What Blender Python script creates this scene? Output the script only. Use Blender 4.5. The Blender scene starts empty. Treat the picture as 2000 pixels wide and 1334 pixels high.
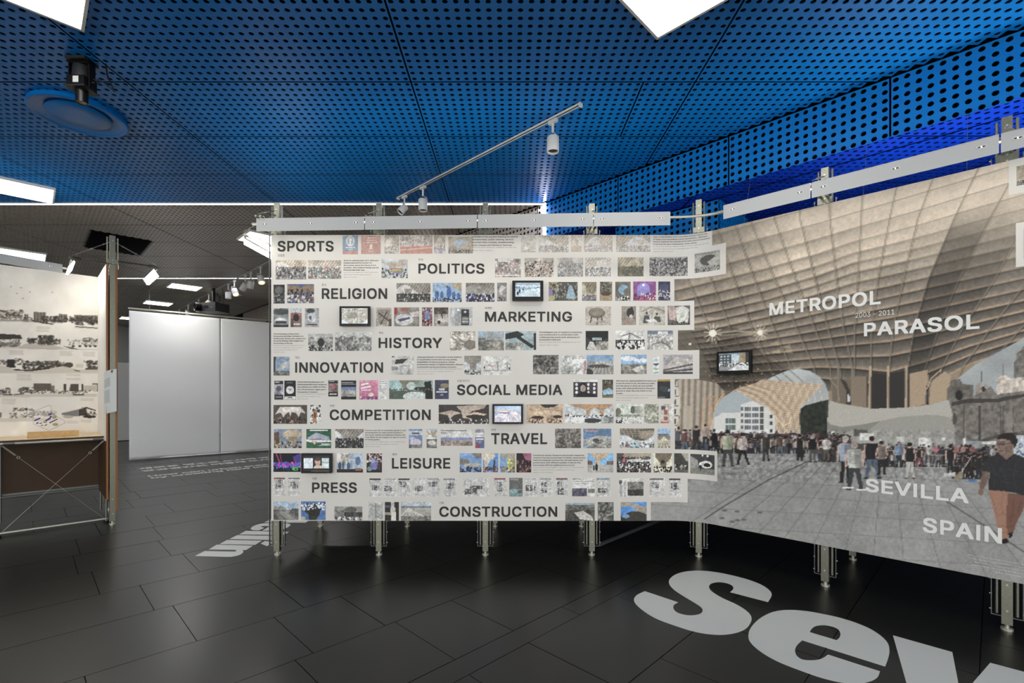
import bpy, math, random
import numpy as np
from mathutils import Vector, Matrix
from mathutils.geometry import tessellate_polygon, delaunay_2d_cdt

# ------------------------------------------------------------------ camera, world, exposure
F, CX, HY, CAMZ = 945.0, 997.0, 766.0, 1.55      # focal length and horizon of the photograph in its 2000x1334 pixels
scn = bpy.context.scene
col = scn.collection
cam_d = bpy.data.cameras.new('camera'); cam = bpy.data.objects.new('camera', cam_d); col.objects.link(cam)
cam.location = (0, 0, CAMZ); cam.rotation_euler = (math.pi/2, 0, 0)
cam_d.sensor_width = 36; cam_d.sensor_fit = 'HORIZONTAL'; cam_d.lens = F/2000*36
cam_d.shift_x = 0.0015; cam_d.shift_y = 0.0495; cam_d.clip_start = 0.05
scn.camera = cam
wd = bpy.data.worlds.new('world'); scn.world = wd; wd.use_nodes = True
wd.node_tree.nodes['Background'].inputs[0].default_value = (1, 0.985, 0.955, 1)
wd.node_tree.nodes['Background'].inputs[1].default_value = 1.85
vs = scn.view_settings
vs.view_transform = 'Standard'; vs.look = 'None'; vs.gamma = 1; vs.use_curve_mapping = False
vs.exposure = 0.69
LUM = 12.0           # ceiling light panels
BARL = 23.0           # strips inside the light bars
LEDL = 20.0           # thin strips in the ceiling joints

# ------------------------------------------------------------------ helpers
def s2l(c):
    c = np.asarray(c, dtype=np.float64)
    return np.where(c <= .04045, c/12.92, ((np.clip(c, 0, 4)+.055)/1.055)**2.4)
def hexc(h):
    if not isinstance(h, str): return np.array(h, dtype=float)/255.
    if len(h) == 3: return np.array([int(q, 16)*17/255. for q in h])
    return np.array([int(h[i:i+2], 16)/255. for i in (0, 2, 4)])
def gp(x, y, z=0.0):            # floor point (height z) seen at a pixel
    Y = F*(CAMZ-z)/(y-HY); return ((x-CX)/F*Y, Y)
def cp(x, y, H=2.4):            # ceiling point seen at a pixel
    Y = F*H/(HY-y); return ((x-CX)/F*Y, Y)
def at(x, y, Y):
    return Vector(((x-CX)/F*Y, Y, CAMZ-(y-HY)/F*Y))

def mat(name, rgb, rough=.5, metal=0., spec=.5, noise=0, nscale=20., bump=0, emit=None, es=0., rnd=0., alpha=None, coat=0):
    m = bpy.data.materials.new(name); m.use_nodes = True
    nt = m.node_tree; b = nt.nodes['Principled BSDF']
    c = tuple(s2l(hexc(rgb)))+(1,)
    b.inputs['Base Color'].default_value = c
    b.inputs['Roughness'].default_value = rough; b.inputs['Metallic'].default_value = metal
    b.inputs['Specular IOR Level'].default_value = spec
    if coat: b.inputs['Coat Weight'].default_value = coat
    if emit is not None:
        b.inputs['Emission Color'].default_value = tuple(s2l(hexc(emit)))+(1,)
        b.inputs['Emission Strength'].default_value = es
    if noise or bump or rnd:
        g = nt.nodes.new('ShaderNodeNewGeometry')
        n = nt.nodes.new('ShaderNodeTexNoise'); n.inputs['Scale'].default_value = nscale; n.inputs['Detail'].default_value = 4
        nt.links.new(g.outputs['Position'], n.inputs['Vector'])
        if noise or rnd:
            mr = nt.nodes.new('ShaderNodeMapRange')
            mr.inputs[1].default_value = .25; mr.inputs[2].default_value = .75
            mr.inputs[3].default_value = 1-noise; mr.inputs[4].default_value = 1+noise
            nt.links.new(n.outputs['Fac'], mr.inputs[0])
            fac = mr.outputs[0]
            if rnd:
                oi = nt.nodes.new('ShaderNodeObjectInfo'); m2 = nt.nodes.new('ShaderNodeMapRange')
                m2.inputs[3].default_value = 1-rnd; m2.inputs[4].default_value = 1+rnd
                nt.links.new(oi.outputs['Random'], m2.inputs[0])
                mu = nt.nodes.new('ShaderNodeMath'); mu.operation = 'MULTIPLY'
                nt.links.new(fac, mu.inputs[0]); nt.links.new(m2.outputs[0], mu.inputs[1]); fac = mu.outputs[0]
            vm = nt.nodes.new('ShaderNodeVectorMath'); vm.operation = 'SCALE'
            vm.inputs[0].default_value = c[:3]
            nt.links.new(fac, vm.inputs['Scale']); nt.links.new(vm.outputs[0], b.inputs['Base Color'])
        if bump:
            bp = nt.nodes.new('ShaderNodeBump'); bp.inputs['Strength'].default_value = bump; bp.inputs['Distance'].default_value = .01
            nt.links.new(n.outputs['Fac'], bp.inputs['Height']); nt.links.new(bp.outputs[0], b.inputs['Normal'])
    return m
def print_mat(name, rough=.45, es=0., spec=.3):
    m = bpy.data.materials.new(name); m.use_nodes = True
    nt = m.node_tree; b = nt.nodes['Principled BSDF']
    a = nt.nodes.new('ShaderNodeAttribute'); a.attribute_name = 'Col'
    b.inputs['Roughness'].default_value = rough; b.inputs['Specular IOR Level'].default_value = spec
    if es:
        b.inputs['Base Color'].default_value = (.01, .01, .01, 1)
        nt.links.new(a.outputs['Color'], b.inputs['Emission Color']); b.inputs['Emission Strength'].default_value = es
    else:
        nt.links.new(a.outputs['Color'], b.inputs['Base Color'])
    return m

def link(o, parent=None):
    col.objects.link(o)
    if parent is not None:
        o.parent = parent
        o.matrix_parent_inverse = Matrix.Translation(parent.location).inverted() if parent.type == 'EMPTY' else Matrix()
    return o
def tag(o, label=None, cat=None, group=None, kind=None):
    if label: o['label'] = label
    if cat: o['category'] = cat
    if group: o['group'] = group
    if kind: o['kind'] = kind
    return o
def thing(name, label, cat, loc, group=None):
    o = bpy.data.objects.new(name, None); o.location = loc; o.empty_display_size = .1
    col.objects.link(o); return tag(o, label, cat, group)

class MB:
    def __init__(s): s.v = []; s.f = []
    def add(s, vs_, fs):
        n = len(s.v); s.v += [tuple(q) for q in vs_]; s.f += [tuple(i+n for i in f) for f in fs]; return s
    def box(s, c, size, ax=None):
        """box centred at c; ax = (tangent, normal, up) axes or None"""
        c = Vector(c); a = [Vector((1, 0, 0)), Vector((0, 1, 0)), Vector((0, 0, 1))] if ax is None else [Vector(q).normalized() for q in ax]
        h = [a[i]*size[i]/2 for i in range(3)]
        P = [c+h[0]*i+h[1]*j+h[2]*k for k in (-1, 1) for j in (-1, 1) for i in (-1, 1)]
        return s.add(P, [(0, 2, 3, 1), (4, 5, 7, 6), (0, 1, 5, 4), (2, 6, 7, 3), (0, 4, 6, 2), (1, 3, 7, 5)])
    def tube(s, p0, p1, r, n=10, r1=None, cap=True):
        p0 = Vector(p0); p1 = Vector(p1); d = (p1-p0).normalized()
        u = d.cross(Vector((0, 0, 1)))
        if u.length < 1e-3: u = Vector((1, 0, 0))
        u.normalize(); w = d.cross(u); r1 = r if r1 is None else r1
        P = [p0+(u*math.cos(2*math.pi*i/n)+w*math.sin(2*math.pi*i/n))*r for i in range(n)] + \
            [p1+(u*math.cos(2*math.pi*i/n)+w*math.sin(2*math.pi*i/n))*r1 for i in range(n)]
        Fs = [(i, (i+1) % n, n+(i+1) % n, n+i) for i in range(n)]
        if cap: Fs += [tuple(range(n-1, -1, -1)), tuple(range(n, 2*n))]
        return s.add(P, Fs)
    def path(s, pts, r, n=8):
        for a, b in zip(pts[:-1], pts[1:]): s.tube(a, b, r, n)
        return s
    def lathe(s, o, d, prof, n=24, u0=None):
        """prof: list of (distance along d, radius)"""
        o = Vector(o); d = Vector(d).normalized(); u = d.cross(Vector((0, 0, 1)))
        if u.length < 1e-3: u = Vector((1, 0, 0))
        u.normalize(); w = d.cross(u); P = []; Fs = []
        for (a, r) in prof:
            P += [o+d*a+(u*math.cos(2*math.pi*i/n)+w*math.sin(2*math.pi*i/n))*r for i in range(n)]
        for k in range(len(prof)-1):
            Fs += [(k*n+i, k*n+(i+1) % n, (k+1)*n+(i+1) % n, (k+1)*n+i) for i in range(n)]
        return s.add(P, Fs)
    def build(s, name, m, parent=None, smooth=False):
        me = bpy.data.meshes.new(name); me.from_pydata(s.v, [], s.f); me.materials.append(m); me.update()
        if smooth:
            for p in me.polygons: p.use_smooth = True
            try: me.set_sharp_from_angle(angle=math.radians(40))
            except Exception: pass
        return link(bpy.data.objects.new(name, me), parent)
def inst(name, me, parent=None, loc=(0, 0, 0), rot=(0, 0, 0), scale=(1, 1, 1)):
    o = bpy.data.objects.new(name, me); o.location = loc; o.rotation_euler = rot; o.scale = scale
    return link(o, parent)

def grid_mesh(name, P, C, m, parent=None):
    """P: (h,w,3) positions, C: (h,w,3) linear colours -> a fine sheet carrying a printed picture"""
    h, w = P.shape[:2]
    me = bpy.data.meshes.new(name)
    me.vertices.add(h*w); me.vertices.foreach_set('co', P.reshape(-1).astype(np.float32))
    i, j = np.meshgrid(np.arange(h-1), np.arange(w-1), indexing='ij'); a = (i*w+j).reshape(-1)
    q = np.stack([a, a+1, a+w+1, a+w], 1).reshape(-1).astype(np.int32); n = (h-1)*(w-1)
    me.loops.add(4*n); me.loops.foreach_set('vertex_index', q)
    me.polygons.add(n); me.polygons.foreach_set('loop_start', np.arange(0, 4*n, 4, dtype=np.int32))
    me.polygons.foreach_set('loop_total', np.full(n, 4, dtype=np.int32))
    me.update(calc_edges=True)
    at_ = me.attributes.new('Col', 'FLOAT_COLOR', 'POINT')
    at_.data.foreach_set('color', np.concatenate([np.clip(C, 0, 1.), np.ones((h, w, 1))], 2).reshape(-1).astype(np.float32))
    me.materials.append(m)
    return link(bpy.data.objects.new(name, me), parent)

# ------------------------------------------------------------------ lettering
FD = None
try:
    import os
    FD = os.path.join(bpy.utils.resource_path('LOCAL'), 'datafiles', 'fonts')
except Exception: pass
KER = [(1, 0), (1, 1), (0, 1), (-1, 1), (-1, 0), (-1, -1), (0, -1), (1, -1)]
_fonts = {}
def font(n):
    if n not in _fonts:
        try: _fonts[n] = bpy.data.fonts.load(os.path.join(FD, n))
        except Exception: _fonts[n] = None
    return _fonts[n]
def fill_outlines(me, exact=False):
    '''fill closed outlines glyph by glyph; overlapping contours are kept as separate layers'''
    nb = [[] for _ in me.vertices]; co = [(q.co[0], q.co[1]) for q in me.vertices]
    for e in me.edges: a, b = e.vertices; nb[a].append(b); nb[b].append(a)
    seen = [False]*len(co); loops = []
    for i in range(len(co)):
        if seen[i] or not nb[i]: continue
        L = [i]; seen[i] = True; cur = i
        nxt = i+1 if i+1 in nb[i] else nb[i][0]
        while nxt is not None:
            L.append(nxt); seen[nxt] = True; cur = nxt
            nxt = next((k for k in nb[cur] if not seen[k]), None)
        if len(L) > 2: loops.append([co[k] for k in L])
    def area(P): return .5*sum(P[k-1][0]*P[k][1]-P[k][0]*P[k-1][1] for k in range(len(P)))
    def inside(p, P):
        r = False
        for k in range(len(P)):
            (xa, ya), (xb, yb) = P[k-1], P[k]
            if (ya > p[1]) != (yb > p[1]) and p[0] < (xb-xa)*(p[1]-ya)/(yb-ya)+xa: r = not r
        return r
    if not loops: return np.zeros((0, 3)), []
    if exact:                       # contours that cross themselves: triangulate, keep what has a winding number
        bb = [(min(p[0] for p in P), max(p[0] for p in P), min(p[1] for p in P), max(p[1] for p in P)) for P in loops]; V = []; Fc = []
        left = list(range(len(loops)))
        while left:
            g = [left.pop(0)]; grew = True
            while grew:
                grew = False
                for k in list(left):
                    if any(bb[k][0] <= bb[q][1] and bb[q][0] <= bb[k][1] and bb[k][2] <= bb[q][3] and bb[q][2] <= bb[k][3] for q in g): g.append(k); left.remove(k); grew = True
            pts = []; ed = []
            for k in g: b = len(pts); n = len(loops[k]); pts += loops[k]; ed += [(b+i, b+(i+1) % n) for i in range(n)]
            vo, eo, fo = delaunay_2d_cdt([Vector(p) for p in pts], ed, [], 0, 1e-6)[:3]
            E0 = np.array([pts[a] for a, b in ed]); E1 = np.array([pts[b] for a, b in ed]); b = len(V); V += [(p[0], p[1], 0.) for p in vo]
            for t in fo:
                c = np.mean([vo[i] for i in t], axis=0); upw = (E0[:, 1] <= c[1]) & (E1[:, 1] > c[1]); dnw = (E0[:, 1] > c[1]) & (E1[:, 1] <= c[1])
                side = (E1[:, 0]-E0[:, 0])*(c[1]-E0[:, 1])-(c[0]-E0[:, 0])*(E1[:, 1]-E0[:, 1])
                if int((upw & (side > 0)).sum())-int((dnw & (side < 0)).sum()): Fc.append(tuple(b+i for i in t))
        return np.array(V).reshape(-1, 3), Fc
    A = [area(P) for P in loops]; sgn = 1 if A[max(range(len(A)), key=lambda k: abs(A[k]))] > 0 else -1
    outer = [k for k in range(len(loops)) if A[k]*sgn > 0]; hole = [k for k in range(len(loops)) if A[k]*sgn < 0]
    mine = {k: [] for k in outer}
    for h in hole:
        c = [k for k in outer if inside(loops[h][0], loops[k])]
        if c: mine[min(c, key=lambda k: abs(A[k]))].append(h)
    V = []; Fc = []
    for j, k in enumerate(outer):
        polys = [loops[k]]+[loops[h] for h in mine[k]]; b = len(V)
        flat = [(x, y, .3*(j % 4)) for P in polys for x, y in P]; V += flat
        for t in tessellate_polygon([[Vector((x, y, 0)) for x, y in P] for P in polys]): Fc.append(tuple(b+i for i in t))
    return np.array(V).reshape(-1, 3), Fc
def text_raw(body, fn='Inter.woff2', bold=0.0, res=2, sp=1.0, ls=1.0, width=0, align='LEFT'):
    c = bpy.data.curves.new('t', 'FONT'); c.body = body; c.size = 1; c.resolution_u = res; c.fill_mode = 'NONE'
    c.space_character = sp; c.space_line = ls
    if width: c.text_boxes[0].width = width; c.align_x = align
    f = font(fn)
    if f: c.font = f
    o = bpy.data.objects.new('t', c); col.objects.link(o); bpy.context.view_layer.update()
    dg = bpy.context.evaluated_depsgraph_get()
    me = bpy.data.meshes.new_from_object(o.evaluated_get(dg))
    v, f_ = fill_outlines(me, res > 1)
    bpy.data.objects.remove(o); bpy.data.meshes.remove(me); bpy.data.curves.remove(c)
    if bold and len(v):         # a heavier cut: the same outlines spread a little in every direction
        n = len(v); V_ = [v]; F_ = list(f_)
        for k in range(8):
            V_.append(v+np.array([KER[k][0]*bold, KER[k][1]*bold, 1.3*(k+1)])); F_ += [tuple(i+n*(k+1) for i in p) for p in f_]
        v = np.concatenate(V_); f_ = F_
    return v, f_
KR = 'Noto Sans CJK Regular.woff2'

# ------------------------------------------------------------------ wall surfaces: path (s) x height (z)
class Path:
    def __init__(s, fn, L, n=4000):
        s.fn = fn; s.L = L; s.ss = np.linspace(0, L, n)
        X, Y, nx, ny = fn(s.ss); s.px = CX+F*X/Y; s.X, s.Y, s.nx, s.ny = X, Y, nx, ny
        s.o = np.argsort(s.px)
    def s_of(s, x): return np.interp(x, s.px[s.o], s.ss[s.o])
    def y_of(s, sv): return np.interp(sv, s.ss, s.Y)
    def z_of(s, x, y): return CAMZ-(y-HY)/F*s.y_of(s.s_of(x))
    def pos(s, sv, z, off=0.0):
        sv = np.asarray(sv, float); z = np.asarray(z, float)
        X, Y, nx, ny = s.fn(sv)
        return np.stack(np.broadcast_arrays(X+nx*off, Y+ny*off, z+0*X), -1)
    def pix(s, sv, z):
        X, Y, nx, ny = s.fn(sv); return CX+F*X/Y, HY-(z-CAMZ)*F/Y
    def sheet(s, name, s0, s1, z0, z1, off, thick, m, parent, n=None):
        """thin bent sheet with thickness"""
        n = n or max(1, int((s1-s0)/.05)); sv = np.linspace(s0, s1, n+1); mb = MB(); V = []
        for o_ in (off, off-thick):
            for zz in (z0, z1): V += [tuple(q) for q in s.pos(sv, np.full(n+1, zz), o_)]
        k = n+1; Fs = []
        for i in range(n):
            Fs += [(i, i+1, k+i+1, k+i), (2*k+i, 3*k+i, 3*k+i+1, 2*k+i+1), (i, 2*k+i, 2*k+i+1, i+1), (k+i, k+i+1, 3*k+i+1, 3*k+i)]
        Fs += [(0, k, 3*k, 2*k), (n, 2*k+n, 3*k+n, k+n)]
        return mb.add(V, Fs).build(name, m, parent)
    def text(s, name, body, x0, x1, y0, y1, off, m, parent, fn='Inter.woff2', o=0.0, res=2, **k):
        """lettering filling the photograph's box; y0/y1 are the top and bottom at its left end"""
        if fn == 'Inter.woff2': body = body.replace('I', '\u0399')      # the plain, serif-less I of this face
        v, f = text_raw(body, fn, o, res, **k)
        if not len(v): return None
        a, b = v.min(0), v.max(0)
        sA, sB = s.s_of(x0), s.s_of(x1); zb, zt = s.z_of(x0, y1), s.z_of(x0, y0)
        u = sA+(v[:, 0]-a[0])/(b[0]-a[0])*(sB-sA); z = zb+(v[:, 1]-a[1])/(b[1]-a[1])*(zt-zb)
        P = s.pos(u, z, off); X_, Y_, nx_, ny_ = s.fn(u); P[:, 0] += nx_*v[:, 2]*8e-5; P[:, 1] += ny_*v[:, 2]*8e-5
        mb = MB(); mb.add([tuple(q) for q in P], f)
        return mb.build(name, m, parent)
R_ = .483; XT, YF = 1.527, 4.563; XL = -2.255; LA = XT-XL; LB = R_*math.pi/4
def main_fn(sv):
    sv = np.asarray(sv, float); ph = np.clip((sv-LA)/R_, 0, math.pi/4); t = np.maximum(sv-LA-LB, 0)
    a = np.minimum(sv, LA)
    X = XL+a+R_*np.sin(ph)+t*math.sqrt(.5); Y = YF-R_+R_*np.cos(ph)-t*math.sqrt(.5)
    return X, Y, -np.sin(ph), -np.cos(ph)
WALL = Path(main_fn, LA+LB+2.75)
ZB, ZT = CAMZ-251/F*YF, CAMZ+307/F*YF
q5 = math.sqrt(.5)
def left_fn(sv):            # the left stand: runs away from us to the right
    sv = np.asarray(sv, float); return -6.75+sv*q5, 4.795+sv*q5, 0*sv+q5, 0*sv-q5
LWALL = Path(left_fn, (6.75-5.275)/q5)
# ------------------------------------------------------------------ materials
M_BLUE = mat('blue_perforated_metal', (4, 112, 190), .42, 0, .3)
M_BLUE_BOUNCE = mat('bounce_blue_perforated_metal', (4, 58, 196), .4, 0, .5)  # blue light bounced around the low ceiling is deepened into this colour
M_GREY = mat('grey_perforated_metal', (160, 151, 140), .4, 0, .5)
M_VOID = mat('dark_plenum', (7, 7, 8), .9, 0, .1)
M_GRAN = mat('dark_granite', (26, 26, 24), .29, 0, .42, noise=.6, nscale=210, rnd=.13)
M_GROUT = mat('grout', (14, 14, 14), .8)
M_STEEL = mat('galvanised_steel', (140, 140, 126), .38, .75, .5, noise=.1, nscale=60)
M_STEELD = mat('dull_steel', (120, 124, 122), .42, .7)
M_TUBE = mat('polished_tube', (205, 203, 188), .3, .5)
M_WHITE = mat('white_lacquer', (214, 214, 210), .45)
M_BARG = mat('grey_lacquered_bar', (196, 198, 197), .5)
M_BLACK = mat('black_plastic', (9, 9, 10), .4, 0, .3)
M_SLOT = mat('slot_glow', (250, 245, 240), .5, emit=(255, 240, 225), es=1.2)
M_BLACKM = mat('black_matt', (26, 27, 29), .55)
M_PAPER = mat('white_paper', (222, 219, 212), .5, noise=.035, nscale=3.5)
M_INK = mat('charcoal_ink', (46, 45, 43), .6)
M_INKS = mat('grey_ink', (86, 85, 82), .6)
M_LETW = mat('white_vinyl_lettering', (236, 236, 232), .5)
M_VINYL = mat('white_floor_vinyl', (205, 208, 204), .42)
M_MDF = mat('brown_hardboard_shaded', (66, 45, 22), .6, noise=.1, nscale=8)  # the shade under the shelf is darkened into this brown
M_MDFE = mat('hardboard_cut_edge_lit', (150, 100, 50), .55)  # lighter copy of the hardboard, carrying the light on the board ends
M_WOOD = mat('pale_plywood', (222, 198, 158), .5, noise=.08, nscale=25)
M_FAB = mat('white_fabric', (240, 242, 242), .8, bump=.2, nscale=3)
M_WALL = mat('pale_wall_paint', (200, 203, 203), .7)
M_DARKW = mat('dark_wall_paint', (40, 44, 54), .7)
M_LUM = mat('luminaire_diffuser', (250, 250, 250), .5, emit=(255, 252, 246), es=LUM)
M_LED = mat('led_strip_glow', (250, 250, 255), .5, emit=(236, 236, 255), es=LEDL)
M_BAREM = mat('light_bar_glow', (255, 250, 240), .5, emit=(255, 250, 240), es=BARL)
M_LENS = mat('lit_lamp_lens', (255, 240, 200), .3, emit=(255, 222, 150), es=3)
M_PRINT = print_mat('printed_picture')
M_SCREEN = print_mat('lit_screen', .2, es=.75, spec=.5)

# ------------------------------------------------------------------ setting: floor
def uv2xy(u, v): return ((u+v)*q5, (u-v)*q5)
fl = MB(); fl.box((-3, 7, -.035), (24, 26, .04)); floor = fl.build('floor', M_GROUT); tag(floor, kind='structure')
rng = random.Random(4)
vb = [-1.378]; 
while vb[-1] < 6.6: vb.append(vb[-1]+.66)
lo = [-2.039, -2.21, -2.86, -3.51, -4.22, -4.85]
while lo[-1] > -19: lo.append(lo[-1]-.66)
vb = sorted(lo)+vb
tiles = []
for a, b in zip(vb[:-1], vb[1:]):
    u = -3.2-rng.random()
    while u < 12.5:
        L = rng.choice([.48, .66, .66, .8, .98, 1.3])
        if b-a < .3: L = rng.choice([1.0, 1.3, 1.6])
        x, y = uv2xy(u+L/2, (a+b)/2)
        if -14.6 < x < 8.6 and -5.6 < y < 19.6:
            big = 0
            if y > 1.6:
                px = CX+F*x/y; py = HY+F*CAMZ/y
                if -80 < px < 2080 and py < 1420: big = 1/y
            tiles.append((big, u+L/2, (a+b)/2, L, b-a))
        u += L
tiles.sort(key=lambda t: -t[0])
ub = MB(); ub.box((0, 0, -.01), (1, 1, .02)); tme = None
G = .005
for k, (big, u, v, L, w) in enumerate(tiles[:300]):
    x, y = uv2xy(u, v)
    if tme is None:
        o = ub.build('tile', M_GRAN, floor); tme = o.data
    else: o = inst('tile', tme, floor)
    o.location = (x, y, rng.uniform(-.0006, .0006)); o.rotation_euler = (0, 0, math.pi/4); o.scale = (L-G, w-G, 1)
rest = MB()
for (big, u, v, L, w) in tiles[300:]:
    x, y = uv2xy(u, v); rest.box((x, y, -.01), (L-G, w-G, .02), ((q5, q5, 0), (-q5, q5, 0), (0, 0, 1)))
o = rest.build('far_tiles', M_GRAN, floor); tag(o, kind='stuff')

# ------------------------------------------------------------------ setting: perforated ceiling
HC, HS = CAMZ+2.4, CAMZ+1.932
PIT = 2.2/33
def perf(nx, ny, r, m, keep=None, th=.006, n=12, pit=PIT, gap=.0065, name='ceiling_panel'):
    V = []; Fs = []; W, D = nx*pit, ny*pit
    ang = [2*math.pi*(i+.5)/n for i in range(n)]
    cs = [(math.cos(a), math.sin(a)) for a in ang]
    sq = [(c/max(abs(c), abs(s)), s/max(abs(c), abs(s))) for c, s in cs]
    # push the ring points nearest the corners onto the corners
    for cx_, cy_ in ((1, 1), (-1, 1), (-1, -1), (1, -1)):
        k = min(range(n), key=lambda i: (sq[i][0]-cx_)**2+(sq[i][1]-cy_)**2); sq[k] = (cx_, cy_)
    for j in range(ny):
        for i in range(nx):
            x, y = (i+.5)*pit, (j+.5)*pit
            if keep and not keep(x, y): continue
            xl, xh = (-pit/2 + (gap if i == 0 else 0)), (pit/2-(gap if i == nx-1 else 0))
            yl, yh = (-pit/2 + (gap if j == 0 else 0)), (pit/2-(gap if j == ny-1 else 0))
            b = len(V)
            for (ax, ay) in sq: V.append((x+min(max(ax*pit/2, xl), xh), y+min(max(ay*pit/2, yl), yh), 0))
            for (c, s) in cs: V.append((x+c*r, y+s*r, 0))
            for (c, s) in cs: V.append((x+c*r, y+s*r, th))
            for k in range(n):
                k2 = (k+1) % n
                Fs.append((b+k2, b+k, b+n+k, b+n+k2)); Fs.append((b+n+k2, b+n+k, b+2*n+k, b+2*n+k2))
    me = bpy.data.meshes.new(name); me.from_pydata(V, [], Fs); me.materials.append(m); me.update(); return me
HR = .0183
cm = MB(); cm.box((-3, 7, HC+.34), (24, 26, .04)); ceiling = cm.build('ceiling', M_VOID); tag(ceiling, kind='structure')
cache = {}
SOFF = 6.58                       # soffit plane X+Y
hc0 = [cp(180, 452), cp(300, 470), cp(275, 500), cp(168, 483)]   # the open hatch in the grey ceiling
HATC = (sum(p[0] for p in hc0)/4, sum(p[1] for p in hc0)/4)
def in_hatch(x, y):
    u, v = (x-HATC[0]+y-HATC[1])*q5, (x-HATC[0]-y+HATC[1])*q5
    return abs(u) < .37 and abs(v) < .6
def ceil_panels(y0, y1, x0, x1, xa, ya, z, m, inside, splits=None):
    ky0 = math.floor((y0-ya)/.8+1e-6); ky1 = math.ceil((y1-ya)/.8-1e-6)
    kx0 = math.floor((x0-xa)/2.2); kx1 = math.ceil((x1-xa)/2.2)
    for ky in range(ky0, ky1):
        for kx in range(kx0, kx1):
            segs = [(0, 33)]
            if splits and (kx, ky) in splits: segs = splits[(kx, ky)]
            for (c0, c1) in segs:
                X, Y = xa+2.2*kx+c0*PIT, ya+.8*ky; w = (c1-c0)*PIT
                cor = [inside(X+a, Y+b) for a in (.03, w-.03) for b in (.03, .77)]
                hat = any(in_hatch(X+i*.1, Y+j*.1) for i in range(int(w*10)+1) for j in range(9)) and z > HS+.1
                if not any(cor): continue
                if all(cor) and not hat:
                    key = (m.name, c1-c0)
                    if key not in cache: cache[key] = perf(c1-c0, 12, HR, m)
                    me = cache[key]
                else:
                    me = perf(c1-c0, 12, HR, m, keep=lambda x, y: inside(X+x, Y+y) and not (z > HS+.1 and in_hatch(X+x, Y+y)))
                    if not len(me.vertices): continue
                inst('ceiling_panel', me, ceiling, (X, Y, z))
up = lambda x, y: x+y < SOFF-.02 and y > -4.4
lowr = lambda x, y: x+y > SOFF and x < 8 and y > -1
ceil_panels(-4.3, 6.143, -9.6, 7.8, -.77, 3.743, HC, M_BLUE, up, {(0, 0): [(0, 27), (27, 33)]})
ceil_panels(6.143, 18.5, -14, 1.5, -.77, 3.743, HC, M_GREY, up)
ceil_panels(0.4, 9.5, -1, 8, -.4, 3.65, HS, M_BLUE_BOUNCE, lowr)
# soffit face: panels 18 holes long and 7 high, blue in front of the light strip and grey beyond it
sf = MB(); wq = Vector((q5, -q5, 0))
def soff_pt(Y): return Vector((SOFF-Y, Y, 0))
ctr = soff_pt(6.2)+Vector((q5, q5, 0))*.22
sf.box((ctr.x, ctr.y, (HC+HS)/2), (22, .02, HC-HS), ((q5, -q5, 0), (q5, q5, 0), (0, 0, 1)))
soff = sf.build('wall_soffit', M_VOID); tag(soff, kind='structure')
pb = perf(18, 7, .0195, M_BLUE, th=.012, name='soffit_panel'); pg = perf(18, 7, .0195, M_GREY, th=.012, name='soffit_panel')
a0 = (soff_pt(4.535)-soff_pt(6.143)).length
for k in range(-12, 8):
    d = a0+k*1.2                                   # distance from the light strip towards us
    def put(me, d0):
        base = soff_pt(6.143)+wq*d0
        o = bpy.data.objects.new('soffit_panel', me)
        R = Matrix(((q5, 0, q5, base.x), (-q5, 0, q5, base.y), (0, 1, 0, HS), (0, 0, 0, 1)))
        link(o, soff); o.matrix_local = R
    if d >= 0: put(pb, d)
    elif d+1.2 <= 0: put(pg, d)
    else:
        nb = int(round((d+1.2)/PIT)); ng = 18-nb
        if ng: put(perf(ng, 7, .0195, M_GREY, th=.012, name='soffit_panel'), d)
        if nb: put(perf(nb, 7, .0195, M_BLUE, th=.012, name='soffit_panel'), d+ng*PIT)
# blue clad column under the soffit
cn = Vector((2.07, 4.80, 0))
cb = MB(); cc = cn+Vector((-q5, q5, 0))*.6+Vector((q5, q5, 0))*.42
cb.box((cc.x, cc.y, HS-.5), (1.18, .8, .98), ((q5, -q5, 0), (q5, q5, 0), (0, 0, 1)))
colm = cb.build('wall_column', M_VOID); tag(colm, kind='structure')
def face(me, base, ax, nrm):
    o = bpy.data.objects.new('column_panel', me); link(o, colm)
    o.matrix_local = Matrix(((ax.x, 0, nrm.x, base.x), (ax.y, 0, nrm.y, base.y), (0, 1, 0, base.z), (0, 0, 0, 1)))
fp = perf(18, 13, .0195, M_BLUE, th=.01, name='column_panel'); fq = perf(12, 13, .0195, M_BLUE, th=.01, name='column_panel')
for k in range(1):
    z0 = HS-.01-(k+1)*13*PIT
    if z0 < 0: break
    face(fp, Vector((cn.x-1.2*q5, cn.y+1.2*q5, z0)), Vector((q5, -q5, 0)), Vector((q5, q5, 0)))
    face(fq, Vector((cn.x, cn.y, z0)), Vector((q5, q5, 0)), Vector((-q5, q5, 0)))
# outer walls
for nm, c, s, m in (('wall_back', (-3, 18.75, 2.1), (24, .3, 4.4), M_WALL), ('wall_left', (-14.3, 7, 2.1), (.3, 24, 4.4), M_WALL),
                    ('wall_right', (8.3, 7, 2.1), (.3, 24, 4.4), M_DARKW)):
    tag(MB().box(c, s).build(nm, m), kind='structure')
# dark partition behind the display under the low ceiling
tag(MB().box((4.6, 7.0, HS/2), (.12, 9, HS), ((q5, q5, 0), (q5, -q5, 0), (0, 0, 1))).build('wall_recess', M_DARKW), kind='structure')

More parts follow.
